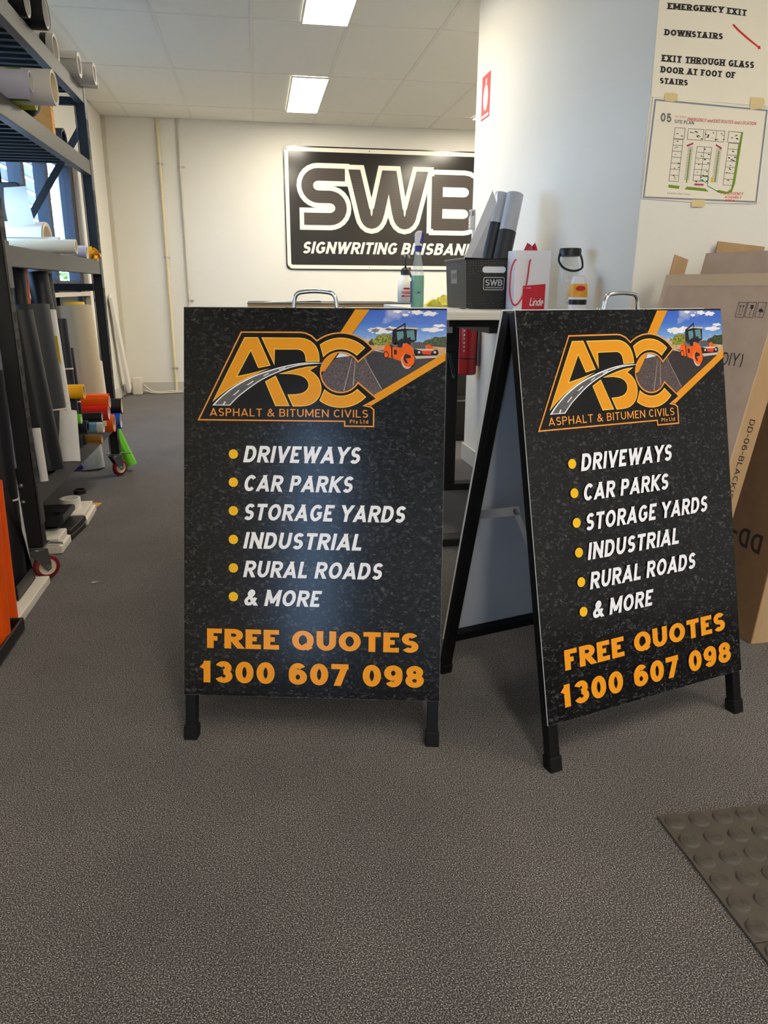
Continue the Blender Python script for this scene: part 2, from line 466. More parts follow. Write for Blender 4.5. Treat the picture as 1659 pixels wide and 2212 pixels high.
PM('wall_paint', (232, 229, 221), .85, noise=(1.2, .02), bump=(160, .04, .001))
PM('ceiling_tile', (240, 238, 228), .9, noise=(420, .03), bump=(300, .08, .001))
PM('grid_white', (232, 229, 220), .6)
PM('skirting', (200, 198, 190), .6)
PM('lamp_frame', (235, 232, 222), .5)
PM('sign_black', (13, 13, 15), .45, spec=.28, noise=(300, .15))
PM('sign_back', (170, 173, 180), .5)
PM('panel_edge', (224, 224, 224), .4)
PM('rubber_black', (13, 13, 14), .65, spec=.3)
PM('chrome', (215, 215, 218), .12, metal=1)
PM('zinc', (176, 178, 184), .35, metal=.35)
PM('steel_dull', (135, 135, 138), .38, metal=1)
PM('print_white', (238, 238, 246), .3)
PM('print_gold', (226, 152, 34), .3)
PM('print_gold_light', (250, 205, 92), .3)
PM('print_orange', (232, 152, 62), .3)
PM('print_band', (222, 148, 30), .3)
PM('print_yellow', (240, 188, 30), .3)
PM('print_amber', (236, 154, 32), .3)
PM('print_black', (22, 21, 23), .3)
PM('print_cloud', (236, 234, 240), .3)
PM('print_sand', (196, 160, 128), .3, noise=(200, .2))
PM('print_machine', (236, 98, 22), .3, noise=(90, .12))
PM('print_machine_red', (222, 70, 38), .3)
PM('print_machine_dark', (40, 38, 42), .3)
PM('print_machine_grey', (110, 106, 112), .3)
PM('print_glass', (96, 140, 150), .3)
PM('print_pale', (206, 190, 180), .3)
PM('rack_paint', (66, 65, 66), .42, spec=.6, bump=(500, .05, .001))
PM('rack_black', (26, 26, 29), .5)
PM('slot_black', (6, 6, 7), .9)
PM('tyre_red', (122, 24, 36), .4)
PM('hub_cream', (226, 212, 186), .5)
PM('vinyl_black', (24, 24, 28), .35, bump=(12, .1, .01))
PM('vinyl_grey', (52, 54, 58), .45)
PM('vinyl_navy', (22, 26, 42), .35)
PM('vinyl_white', (226, 222, 220), .4)
PM('paper_white', (232, 228, 222), .75, bump=(14, .15, .006))
PM('paper_shade', (222, 218, 214), .75)
PM('paper_cream', (232, 216, 184), .8)
PM('core_card', (206, 184, 150), .85)
PM('vinyl_silver', (196, 180, 152), .28, spec=.7)
PM('vinyl_yellow', (244, 176, 20), .35)
PM('core_yellow', (226, 190, 30), .4)
PM('vinyl_orange', (250, 92, 8), .32)
PM('vinyl_red', (206, 32, 22), .32)
PM('vinyl_blue', (24, 74, 170), .35)
PM('vinyl_sky', (120, 178, 208), .4)
PM('vinyl_gold', (172, 124, 52), .3, metal=.5)
PM('vinyl_green', (104, 204, 30), .35)
PM('vinyl_leaf', (112, 160, 40), .4)
PM('vinyl_teal', (40, 130, 120), .4)
PM('vinyl_lime', (206, 214, 40), .4)
PM('lilac_white', (214, 212, 232), .45)
PM('plastic_white', (228, 220, 208), .45)
PM('plastic_black', (28, 27, 28), .38)
PM('band_cream', (220, 205, 180), .7)
PM('carton', (178, 146, 108), .85, noise=(25, .08), bump=(240, .1, .001), stretch=(1, 1, .2))
PM('carton_pale', (186, 160, 138), .85, noise=(20, .06))  # paler tone: light from the left put into the front face colour
PM('carton_shaded', (142, 106, 72), .85, noise=(20, .08))  # darker cardboard: shade under the leaning carton put into the colour
PM('carton_orange', (222, 160, 84), .8, noise=(20, .06))
PM('ink_dark', (52, 46, 44), .8)
PM('tape_clear', (200, 172, 138), .22, spec=.7)
PM('rubber_mat', (76, 70, 64), .6, noise=(18, .12), bump=(240, .08, .001))
PM('desk_white', (226, 222, 214), .45)
PM('desk_black', (20, 20, 22), .5)
PM('mdf', (196, 158, 112), .8, noise=(260, .1))
PM('extinguisher_red', (176, 22, 32), .3, coat=.3)
PM('red_print', (196, 34, 44), .5)
PM('white_print', (240, 238, 232), .5)
PM('wall_sign_black', (34, 31, 30), .16, spec=.6)
PM('wall_sign_white', (246, 242, 228), .25)
m, nt, b, tc = base('carbon', .2, .5)
ck_ = tex(nt, 'Checker', mapping(nt, tc.outputs['Object'], (1, 1, 1), (0, .78, 0)), Scale=95.0)
nt.links.new(mix(nt, ck_.outputs['Fac'], rgb(58, 52, 50), rgb(84, 76, 73)), b.inputs['Base Color'])
PM('paper_notice', (242, 234, 216), .8)
PM('ink_black', (44, 40, 42), .8)
PM('ink_red', (206, 44, 44), .8)
PM('ink_grey', (120, 118, 120), .8)
PM('ink_frame', (136, 140, 156), .8)
PM('ink_green', (120, 150, 44), .8)
PM('ink_teal', (70, 150, 130), .8)
PM('ink_pink', (186, 66, 96), .8)
PM('ink_yellow', (236, 190, 30), .8)
PM('ink_tan', (214, 160, 120), .8)
PM('masking_tape', (226, 204, 150), .8)
PM('conduit_cream', (226, 212, 172), .5)
PM('conduit_grey', (206, 200, 184), .5)
PM('clip_metal', (190, 186, 176), .35, metal=.6)
PM('glove_yellow', (238, 224, 86), .7, bump=(60, .2, .004))
PM('liquid_green', (40, 190, 150), .15, alpha=.82)
PM('clear_plastic', (225, 236, 240), .06, alpha=.28, spec=.8)
PM('spray_blue', (44, 52, 140), .4)
PM('milky', (240, 236, 224), .4)
m, nt, b, tc = base('basket_black', .5, .5)
bv = tex(nt, 'Voronoi', mapping(nt, tc.outputs['Object'], (1, 1, 1)), Scale=95.0, Randomness=.25)
nt.links.new(ramp(nt, [(.22, rgb(62, 60, 58)), (.34, rgb(24, 24, 26))], bv.outputs['Distance']), b.inputs['Base Color'])
bump(nt, b, bv.outputs['Distance'], .5, .002)
PM('bag_white', (240, 238, 244), .5)
PM('bag_red', (206, 36, 54), .55)
PM('film_silver', (190, 192, 198), .3, spec=.7)
PM('film_pale', (226, 228, 234), .4)
PM('label_orange', (236, 170, 40), .4)
PM('remote_grey', (190, 188, 182), .5)
PM('window_dark', (34, 40, 56), .45)
PM('window_trim', (206, 196, 182), .5)
PM('louvre', (126, 124, 150), .7, noise=(6, .1))
PM('louvre_red', (150, 84, 78), .7)
PM('spandrel', (92, 92, 94), .5)
PM('foliage', (96, 128, 40), .8, noise=(6, .5))
PM('bark', (88, 70, 54), .9, noise=(20, .3))
PM('outside_ground', (150, 150, 140), .9, noise=(4, .2))
# clear window glass: light passes, a little is mirrored
m = bpy.data.materials.new('glass_pane'); m.use_nodes = True; MAT['glass_pane'] = m
nt = m.node_tree; nt.nodes.remove(nt.nodes['Principled BSDF'])
tr = nt.nodes.new('ShaderNodeBsdfTransparent'); tr.inputs[0].default_value = (.93, .96, .97, 1)
gl = nt.nodes.new('ShaderNodeBsdfGlossy'); gl.inputs['Roughness'].default_value = .02
ms = nt.nodes.new('ShaderNodeMixShader')
ms.inputs[0].default_value = .06; nt.links.new(tr.outputs[0], ms.inputs[1]); nt.links.new(gl.outputs[0], ms.inputs[2])
nt.links.new(ms.outputs[0], nt.nodes['Material Output'].inputs[0])
# lit lamp diffuser
m = bpy.data.materials.new('lamp_glow'); m.use_nodes = True; MAT['lamp_glow'] = m
nt = m.node_tree; nt.nodes.remove(nt.nodes['Principled BSDF'])
em = nt.nodes.new('ShaderNodeEmission'); em.inputs[0].default_value = LAMP_COLOR; em.inputs[1].default_value = LAMP_STRENGTH
nt.links.new(em.outputs[0], nt.nodes['Material Output'].inputs[0])
# ---------------------------------------------------------------- the room
XL, XP, YP0, YP1, YB, YF, XO, ZC = -1.334, 1.243, 2.435, 4.44, 7.871, -4.2, 4.3, 2.5205
mb = MB(); mb.b2((XL-.3, YF-.3, -.1), (XO+.3, YB+.3, 0)); struct(mb.build('floor', 'carpet'))
mb = MB(); mb.b2((XL-.2, YB, -.1), (XO+.2, YB+.15, ZC+.3)); struct(mb.build('wall_back', 'wall_paint'))
mb = MB(); mb.b2((XO, YF-.15, -.1), (XO+.15, YB, ZC+.3)); struct(mb.build('wall_outer', 'wall_paint'))
mb = MB(); mb.b2((XP, YP0, -.05), (XO, YP1, ZC+.2)); struct(mb.build('wall_right', 'wall_paint', bev=.004))
WIN = {1: (2.95, 6.62, .22, 1.95), 2: (-3.3, -1.95, .12, 2.2)}
mb = MB(); x0, x1 = XL-.16, XL
mb.b2((x0, YF, -.1), (x1, WIN[2][0], ZC+.3)); mb.b2((x0, WIN[2][1], -.1), (x1, WIN[1][0], ZC+.3)); mb.b2((x0, WIN[1][1], -.1), (x1, YB, ZC+.3))
for k in (1, 2):
    mb.b2((x0, WIN[k][0], -.1), (x1, WIN[k][1], WIN[k][2])); mb.b2((x0, WIN[k][0], WIN[k][3]), (x1, WIN[k][1], ZC+.3))
struct(mb.build('wall_left', 'wall_paint'))
mb = MB(); mb.b2((XL-.15, YF-.15, -.1), (XO, YF, ZC+.3)); struct(mb.build('wall_front', 'wall_paint'))
mb = MB(); mb.b2((XL, YB-.012, 0), (XO, YB, .105)); struct(mb.build('baseboard_back', 'skirting', bev=.003))
mb = MB(); mb.b2((XP-.012, YP0-.012, 0), (XP, YP1+.012, .105)); struct(mb.build('baseboard_right', 'skirting', bev=.003))
mb = MB(); mb.b2((XP, YP0-.012, 0), (XO, YP0, .105)); struct(mb.build('baseboard_front', 'skirting', bev=.003))
mb = MB(); mb.b2((XL, WIN[1][1]+.06, 0), (XL+.012, YB-.012, .105)); struct(mb.build('baseboard_left', 'skirting', bev=.003))
mb = MB(); mb.b2((XL, YB-.035, .105), (XL+.035, YB, ZC)); struct(mb.build('trim_1', 'conduit_grey'))

# windows along the left wall
def wall_window(n, y0, y1, z0, z1, mull, transom, cut=None):
    e = bpy.data.objects.new('window_%d' % n, None); COL.objects.link(e); struct(e)
    e.location = (XL, (y0+y1)/2, z0)
    M = Matrix.Translation(-e.location)
    def part(nm, mat, *boxes, **kw):
        b = MB(M)
        for q in boxes: b.b2(*q)
        return b.build(nm, mat, e, **kw)
    xa, xb = XL-.11, XL-.03
    part('frame', 'window_dark', ((xa, y0, z1-.06), (xb, y1, z1)), ((xa, y0, z0), (xb, y1, z0+.06)), ((xa, y0, z0+.06), (xb, y0+.06, z1-.06)), ((xa, y1-.16, z0+.06), (xb, y1, z1-.06)))
    for y in mull: part('mullion', 'window_dark', ((xa, y-.035, z0+.06), (xb, y+.035, z1-.06)))
    if transom: part('transom', 'window_dark', ((xa, y0+.06, transom-.035), (xb-.002, y1-.16, transom+.035)))
    part('lining', 'window_trim', ((XL-.03, y1-.028, z0), (XL+.006, y1+.004, z1)), ((XL-.03, y0, z1-.004), (XL+.006, y1, z1+.02)), ((XL-.03, y0, z0-.02), (XL+.006, y1, z0)))
    if transom: part('sill_rail', 'window_trim', ((XL-.03, y0, transom-.075), (XL+.006, y1-.03, transom-.045)))
    ed = [y0+.06]+list(mull)+[y1-.16]
    for a, b_ in zip(ed[:-1], ed[1:]):
        if transom:
            part('pane', 'glass_pane', ((XL-.075, a, transom+.035), (XL-.069, b_, z1-.06)))
            part('spandrel', 'spandrel', ((XL-.075, a+.035, z0+.06), (XL-.055, b_-.035, transom-.035)))
        else: part('pane', 'glass_pane', ((XL-.075, a, z0+.06), (XL-.069, b_, z1-.06)))
    return e
wall_window(1, *WIN[1], (5.78, 5.2, 4.55, 3.75), 1.03)
wall_window(2, *WIN[2], (-2.6,), None)
def portal(loc, rot, sx, sy):
    l = bpy.data.lights.new('portal', 'AREA'); l.shape = 'RECTANGLE'; l.size = sx; l.size_y = sy; l.cycles.is_portal = True
    o = bpy.data.objects.new('daylight_portal', l); COL.objects.link(o); o.location = loc; o.rotation_euler = rot
portal((XL-.2, 4.75, 1.5), (0, -PI/2, 0), 1.0, 3.7)
portal((XL-.2, -2.62, 1.16), (0, -PI/2, 0), 2.1, 1.35)

# outside: slatted sun screen, trees, ground
scr = thing('sun_screen', 'blue-grey horizontal slat screen outside the window behind the rack', 'sun screen', (XL-.62, 6.45, 0))
for k in range(17):
    b_ = MB(); b_.box((0, 0, .62+k*.115), (.03, 3.9, .078)); b_.build('slat', 'louvre', scr)
for y in (-1.5, -.2, 1.0, 1.85):
    b_ = MB(); b_.box((-.04, y, 1.5), (.04, .09, 2.1)); b_.build('post', 'louvre_red', scr)
mb = MB(); mb.b2((-40, -30, -3.4), (XL-.4, 40, -3.3)); struct(mb.build('ground_outside', 'outside_ground'))
def tree(x, y, h, r, label):
    t = thing('tree', label, 'tree', (x, y, -3.3), 0, 'trees outside the window')
    b_ = MB(); b_.cyl((0, 0, 0), (0, 0, h*.6), .12, 10); b_.build('trunk', 'bark', t, smooth=40)
    b_ = MB()
    for k in range(900):
        a = random.random()*2*PI; u = random.uniform(-1, 1); q = random.random()**.4
        c = Vector((math.cos(a)*math.sqrt(1-u*u), math.sin(a)*math.sqrt(1-u*u), u*.8))*r*q+Vector((0, 0, h-r*.6))
        d1 = Vector((random.uniform(-1, 1), random.uniform(-1, 1), random.uniform(-1, 1))).normalized(); d2 = d1.orthogonal().normalized()
        s_ = r*.13
        b_.poly([c-d1*s_, c+d2*s_*.5, c+d1*s_, c-d2*s_*.5])
    o = b_.build('foliage', 'foliage', t); o['kind'] = 'stuff'
tree(-4.0, 16.0, 4.55, 1.5, 'leafy green tree outside, nearest the bright end bay of the window')
tree(-4.6, 12.0, 4.5, 1.4, 'yellow-green tree outside behind the middle window slats')

# ceiling: slab, grid bars, tiles
mb = MB(); mb.b2((XL-.15, YF-.15, ZC+.03), (XO+.15, YB+.15, ZC+.2)); ce = struct(mb.build('ceiling', 'ceiling_tile'))
GX = [XL]+[-1.084+.563*i for i in range(10)]+[XO]
GY = [YB-(.54+1.155*i) for i in range(10)]
GY = [YB]+[y for y in GY if y > YF]+[YF]
LIGHTS = [(3, 2.3), (3, .0), (3, -2.3)]
tcache = {}
for i in range(len(GX)-1):
    for j in range(len(GY)-1):
        x0, x1, y0, y1 = GX[i], GX[i+1], GY[j+1], GY[j]
        if x1-x0 < .03: continue
        if x0 > XP and y0 > YP0 and y1 < YP1: continue
        key = (round(x1-x0, 3), round(y1-y0, 3))
        if key not in tcache:
            b_ = MB(); b_.box((0, 0, .008), (key[0]-.018, key[1]-.018, .012)); o = b_.build('ceiling_tile', 'ceiling_tile', ce); tcache[key] = o
        else:
            o = tcache[key].copy(); COL.objects.link(o); o.parent = ce
        o.location = ((x0+x1)/2, (y0+y1)/2, ZC)
for x in GX[1:-1]:
    b_ = MB(); b_.box((x, (YF+YB)/2, ZC+.004), (.024, YB-YF, .01)); b_.build('grid_bar', 'grid_white', ce)
for y in GY[1:-1]:
    b_ = MB(); b_.box(((XL+XO)/2, y, ZC+.0045), (XO-XL, .020, .009)); b_.build('grid_bar', 'grid_white', ce)

# ceiling lamps
def lamp(cx, cy, label):
    t = thing('ceiling_light', label, 'ceiling light', (cx, cy, ZC), 0, 'long ceiling light panels')
    w, l = .262, 1.135
    b_ = MB()
    for q in (((-w/2-.012, -l/2-.012, -.012), (-w/2, l/2+.012, -.001)), ((w/2, -l/2-.012, -.012), (w/2+.012, l/2+.012, -.001)), ((-w/2, -l/2-.012, -.012), (w/2, -l/2, -.001)), ((-w/2, l/2, -.012), (w/2, l/2+.012, -.001))): b_.b2(*q)
    b_.build('frame', 'lamp_frame', t)
    b_ = MB(); b_.b2((-w/2, -l/2, -.008), (w/2, l/2, -.002)); b_.build('diffuser', 'lamp_glow', t)
    return t
lx = .467
lamp(lx, 6.775, 'glowing light panel in the ceiling nearest the back wall')
lamp(lx, 4.445, 'glowing light panel cut by the top edge of the photo')
for x, y, s_ in ((2.156, .55, 'above the stair side right of the signs'), (lx, -.215, 'in front of the signs'), (3.3, -2.3, 'over the front right corner'), (lx, -2.545, 'by the front wall'), (1.6, -2.545, 'by the front wall beside the first one'), (2.156, 6.775, 'over the bay behind the white partition'), (2.156, 5.08, 'hidden behind the white partition'), (3.4, 6.0, 'in the far bay right of the wall sign')):  # out-of-view panels, most of them added to brighten signs, partition and back bay
    lamp(x, y, 'unseen glowing light panel '+s_)
# ---------------------------------------------------------------- A-frame signs
LEAN, PW, PH, LEGX = .2342, .6, .9, .1096
SH0 = (PH+LEGX)*math.cos(LEAN)
SPOS = ((.1293, 1.7518, -.206), (.8234, 1.6326, .2785))
sl_, cl_ = math.sin(LEAN), math.cos(LEAN)
SD = .052
def FR(a, b, c): return Vector((a, -b*sl_-c*cl_, SH0-b*cl_+c*sl_))
def BK(a, b, c): return Vector((-a, SD+b*sl_+c*cl_, SH0-b*cl_+c*sl_))
def LP(u, v):
    """photo pixel on the left sign -> panel (a right, b down)"""
    x, y, yaw = SPOS[0]
    Rz = Matrix.Rotation(-yaw, 3, 'Z')
    d = Rz @ (_R*((u-CX)/FPX) - _U*((v-CY)/FPX) + _F)
    o = Rz @ (EYE-Vector((x, y, 0)))
    n = Vector((0, -cl_, sl_)); p0 = Vector((0, 0, SH0))
    t = n.dot(p0-o)/n.dot(d); p = o+d*t-p0
    return p.x, -(p.y*sl_+p.z*cl_)
def ca(x, y): return LP(380+x/5.184, 640+y/5.184)
def cb(x, y): return LP(660+x/5.184, 640+y/5.184)
def cz(x, y): return LP(380+x/2.765, 940+y/2.765)
LAY = .00012
sign = thing('a_frame_sign', 'left black A-frame pavement sign facing the camera squarely', 'sign', (SPOS[0][0], SPOS[0][1], 0), SPOS[0][2], 'A-frame asphalt and bitumen signs')
class PB(MB):
    """mesh builder working in panel coordinates (a, b, c)"""
    def __init__(s, T): super().__init__(); s.T = T
    def add(s, vs, fs, m=0): super().add([s.T(*p) for p in vs], fs, m)
for T, nm in ((FR, 'front'), (BK, 'rear')):
    p = PB(T); p.b2((-PW/2, 0, -.003), (PW/2, PH, -.0002), 1)
    if nm == 'front':
        p.add([(-PW/2+.0002, .0002, 0), (-PW/2+.0002, PH-.0002, 0), (PW/2-.0002, PH-.0002, 0), (PW/2-.0002, .0002, 0)], [(0, 1, 2, 3)], 0)
        front = p.build('front_panel', ['asphalt_print', 'panel_edge'], sign)
    else:
        p.add([(-PW/2+.0002, .0002, 0), (-PW/2+.0002, PH-.0002, 0), (PW/2-.0002, PH-.0002, 0), (PW/2-.0002, .0002, 0)], [(0, 1, 2, 3)], 0)
        p.b2((-PW/2+.02, .02, -.0045), (PW/2-.02, PH-.02, -.0035), 2)
        p.build('rear_panel', ['asphalt_print', 'panel_edge', 'sign_back'], sign)
    if nm == 'front':
        p = PB(T); p.b2((-PW/2+.02, .02, -.0045), (PW/2-.02, PH-.02, -.0035)); p.build('panel_backing', 'sign_back', sign)
    for s_ in (-1, 1):
        p = PB(T); p.b2((s_*(PW/2-.002), .001, -.028), (s_*(PW/2-.028), PH+LEGX-.03, -.0032)); p.build('leg', 'sign_black', sign, bev=.002)
        p = PB(T); p.b2((s_*(PW/2+.001), PH+LEGX-.036, -.031), (s_*(PW/2-.031), PH+LEGX, -.0005)); p.build('foot', 'rubber_black', sign, bev=.003)
    p = PB(T); p.b2((-PW/2+.028, .001, -.028), (PW/2-.028, .026, -.0032)); p.build('top_rail', 'sign_black', sign, bev=.002)
    p = PB(T); p.b2((-PW/2+.028, PH-.03, -.028), (PW/2-.028, PH-.004, -.0046)); p.build('bottom_rail', 'sign_black', sign, bev=.002)
# folding stays on both sides: two flat bars and a rivet
for s_ in (-1, 1):
    a = s_*(PW/2-.035)
    A_ = BK(-a, .505, -.016); B_ = FR(a, .60, -.016); K_ = Vector((a, A_.y*.46+B_.y*.54, A_.z+.05))
    st = MB(); up = (1, 0, 0)
    st.bar(A_, K_+(K_-A_).normalized()*.016, .0025, .021, up=(0, 0, 1)); 
    so = st.build('stay', 'zinc', sign, bev=.0006)
    st = MB(); st.bar(K_, B_, .0025, .019, up=(0, 0, 1)); st.build('stay', 'zinc', sign, bev=.0006)
    st = MB(); st.lathe([(0, .004), (.004, .0035), (.006, .001), (.006, -.004), (0, -.004)], K_, 16, R=Matrix.Rotation(-s_*PI/2, 3, 'Y')); st.build('rivet', 'chrome', sign, smooth=50)
# carry handle
h = MB()
pts = catmull([(-.050, .0, 0), (-.0485, .0, .012), (-.0455, 0, .027), (-.037, 0, .0355), (-.018, 0, .0385), (0, 0, .0395), (.018, 0, .0385), (.037, 0, .0355), (.0455, 0, .027), (.0485, .0, .012), (.050, .0, 0)], 4)
h.tube([FR(x, 0, -.015)+Vector((0, 0, z)) for x, y, z in pts], .0048, 12)
ho = h.build('handle', 'chrome', sign, smooth=60)
for s_ in (-1, 1):
    h = MB(); c = FR(s_*.061, 0, -.015)+Vector((0, 0, .002)); h.box(c, (.024, .014, .0035)); h.build('handle_plate', 'chrome', ho, bev=.001)
    h = MB(); h.lathe([(0, .003), (.003, .002), (.004, 0)], c+Vector((s_*.004, 0, .0018)), 12); h.build('screw', 'chrome', ho, smooth=50)

def P2(mb, pts, k, m):
    """flat printed polygon at layer k"""
    q = [(a, -b) for a, b in pts]
    if area2(q) < 0: pts = pts[::-1]
    mb.poly([FR(a, b, LAY*k) for a, b in pts], m)
# --- printed photograph of the roller with the orange bands
ph = MB()
PMATS = ['print_sky', 'print_cloud', 'print_bush', 'print_hedge', 'print_sand', 'print_tarmac', 'print_tarmac_dark', 'print_machine', 'print_machine_red', 'print_machine_dark', 'print_machine_grey', 'print_glass', 'print_pale', 'print_band']
SKY, CLD, BSH, HDG, SND, TAR, TDK, MCH, MRD, MDK, MGR, GLS, PAL, BND = range(14)
Q = lambda k, m, *p: P2(ph, [cb(*x) for x in p], k, m)
Q(1, SKY, (715, 152), (1586, 156), (1572, 640), (700, 640), (340, 690))
for cx_, cy_, w_, h_ in ((1030, 168, 45, 20), (1120, 210, 36, 16), (1250, 180, 60, 26), (1390, 195, 80, 26), (1160, 180, 14, 8), (860, 385, 130, 36), (960, 365, 70, 26), (1420, 375, 120, 24), (1500, 330, 70, 16), (760, 380, 60, 28)):
    o_ = [(cx_+w_*math.cos(a*PI/9)*(1+.28*math.sin(a*2.7+cx_)), cy_+h_*math.sin(a*PI/9)*(1+.3*math.cos(a*1.9+cy_))) for a in range(18)]
    Q(2, CLD, *[(min(x, 1580), max(y, 156)) for x, y in o_])
Q(3, SND, (640, 560), (770, 545), (1000, 540), (1330, 545), (1575, 570), (1570, 640), (1480, 690), (640, 690))
Q(4, BSH, (700, 520), (745, 470), (770, 490), (800, 440), (850, 428), (890, 430), (930, 420), (965, 440), (985, 500), (960, 545), (770, 552), (700, 545))
Q(4, HDG, (1300, 530), (1340, 495), (1400, 480), (1450, 452), (1500, 460), (1577, 448), (1574, 575), (1400, 560), (1300, 550))
Q(4, PAL, (665, 490), (700, 472), (745, 480), (755, 520), (770, 545), (690, 545))
Q(5, TAR, (640, 640), (760, 612), (880, 600), (1010, 640), (1250, 700), (1480, 690), (800, 1088), (560, 1230), (170, 1090), (190, 860), (330, 700))
Q(6, TDK, (800, 615), (900, 640), (1080, 690), (1240, 710), (1478, 688), (860, 1050), (770, 900), (690, 720), (680, 660))
Q(6, PAL, (780, 600), (880, 625), (880, 633), (778, 612))
for a_, b2_ in (((640, 660), (850, 1040)), ((560, 670), (530, 1000)), ((520, 690), (425, 1060))):
    Q(7, PAL, a_, (a_[0]+3, a_[1]), (b2_[0]+7, b2_[1]), b2_)
# roller: rear drum arm, body, cab, bonnet, front drum and yoke
Q(8, MCH, (872, 600), (900, 545), (960, 540), (985, 560), (975, 690), (925, 685), (880, 690))
Q(9, MDK, *[(902+30*math.cos(a*PI/8), 655+42*math.sin(a*PI/8)) for a in range(16)])
Q(10, MCH, *[(902+20*math.cos(a*PI/8), 655+30*math.sin(a*PI/8)) for a in range(16)])
Q(8, MGR, (940, 545), (960, 520), (1000, 515), (1100, 540), (1120, 580), (960, 580))
Q(9, MCH, (975, 570), (1085, 580), (1110, 650), (1080, 730), (985, 700))
Q(10, MDK, (990, 600), (1022, 602), (1022, 655), (992, 652))
Q(10, MDK, (958, 560), (972, 560), (972, 690), (960, 685))
Q(8, MDK, (975, 385), (1000, 360), (1100, 345), (1250, 350), (1240, 500), (1200, 520), (1170, 520), (1000, 545), (968, 530))
Q(9, GLS, (1020, 400), (1095, 390), (1105, 480), (1030, 500))
Q(9, GLS, (1130, 385), (1215, 380), (1225, 490), (1140, 485))
Q(9, PAL, (1000, 362), (1095, 346), (1255, 352), (1268, 362), (1240, 372), (1100, 362), (1010, 378))
Q(10, MDK, (975, 385), (1115, 300), (1120, 312), (985, 398)); Q(10, MDK, (1108, 300), (1120, 300), (1120, 420), (1090, 520), (1080, 515), (1108, 415))
Q(10, MDK, (1140, 465), (1178, 460), (1178, 560), (1140, 555)); Q(10, MDK, (1035, 500), (1085, 470), (1090, 570), (1030, 570))
Q(9, MGR, (1170, 520), (1290, 510), (1340, 545), (1350, 590), (1210, 590), (1180, 560))
for k in range(6): Q(10, MDK, (1205+k*22, 520), (1211+k*22, 518), (1225+k*22, 580), (1218+k*22, 582))
Q(9, MCH, (1340, 550), (1385, 535), (1440, 585), (1420, 600), (1360, 585))
Q(9, MDK, (1210, 590), (1480, 600), (1492, 640), (1470, 665), (1225, 668), (1215, 640))
Q(10, PAL, (1220, 590), (1430, 592), (1440, 610), (1300, 610))
Q(11, MRD, (1300, 612), (1420, 610), (1400, 655), (1310, 648))
for x_ in (1272, 1448): Q(11, PAL, *[(x_+15*math.cos(a*PI/6), 628+14*math.sin(a*PI/6)) for a in range(12)])
Q(10, PAL, (1225, 672), (1465, 665), (1470, 690), (1240, 700))
Q(9, MDK, *[(1150+78*math.cos(a*PI/12), 715+100*math.sin(a*PI/12)) for a in range(24)])
Q(10, PAL, *[(1138+66*math.cos(a*PI/12), 720+94*math.sin(a*PI/12)) for a in range(24)])
Q(11, MCH, *[(1152+70*math.cos(a*PI/12), 714+80*math.sin(a*PI/12)) for a in range(24)])
Q(12, MDK, *[(1140+42*math.cos(a*PI/8), 695+46*math.sin(a*PI/8)*(1+.2*(a % 3))) for a in range(16)])
Q(13, MCH, (1085, 550), (1120, 528), (1170, 545), (1210, 620), (1200, 680), (1165, 660), (1110, 640), (1085, 680), (1080, 600))
Q(13, MCH, (1120, 700), (1200, 690), (1215, 730), (1180, 775), (1150, 755))
# the two orange bands
Q(14, BND, (558, 148), (717, 150), (525, 420), (215, 838), (170, 850), (200, 700), (390, 405))
Q(14, BND, (1569, 630), (1567, 722), (735, 1228), (640, 1200), (780, 1098))
ph.build('printed_photo', PMATS, front)

# --- logo
lg = MB()
LM = ['print_orange', 'print_black', 'print_gold_light', 'print_gold', 'print_white', 'print_road']
c0 = (395, 853)
hole = [(c0[0]+218*math.cos(math.radians(d)), c0[1]-218*math.sin(math.radians(d))) for d in range(32, 330, 8)]
top = [(c0[0]+452*math.cos(math.radians(d)), c0[1]-449*math.sin(math.radians(d))) for d in range(125, 36, -5)]
AO = 1451.5
plate = [(245-AO, 1390), (730-AO, 395), (1395-AO, 398), (1450-AO, 405), (1520-AO, 435), (128, 490)]+top+[(770, 595), (580, 752)]+hole+[(585, 955), (813, 1150), (680, 1222), (735, 1234), (772, 1268), (770, 1467), (432, 1462), (432, 1408)]
plate = [cb(*p) for p in plate]
P2(lg, plate, 16, 0)
P2(lg, [(x, -y) for x, y in inset([(x, -y) for x, y in plate], .0031)], 17, 1)
def gold(pts, d=.0017):
    P2(lg, pts, 18, 2)
    P2(lg, [(x, -y) for x, y in inset([(x, -y) for x, y in pts], d)], 19, 3)
gold([ca(*p) for p in [(410, 1185), (770, 460), (922, 460), (1062, 777), (924, 805), (840, 613), (690, 895), (830, 865), (1050, 808), (960, 845), (860, 890), (740, 950), (620, 1020), (500, 1108)]])
gold([ca(*p) for p in [(1000, 955), (1120, 890), (1275, 1230), (1115, 1230)]])
gold([ca(*p) for p in [(960, 462), (1380, 465)]+catmull([(1440, 472), (1510, 502), (1570, 560), (1602, 640), (1610, 735)], 3)+[(1455, 735)]+catmull([(1452, 690), (1440, 645), (1412, 612), (1370, 598)], 3)+[(1110, 598), (1105, 775)]])
gold([ca(*p) for p in [(1150, 870), (1230, 848), (1350, 815), (1470, 790), (1592, 780), (1500, 832)]+catmull([(1545, 858), (1600, 920), (1630, 1010), (1620, 1100), (1570, 1175), (1490, 1222), (1400, 1234)], 3)+[(1310, 1235), (1250, 1100)]+catmull([(1340, 1098), (1420, 1082), (1472, 1040), (1486, 985), (1460, 930), (1400, 892), (1300, 872)], 3)])
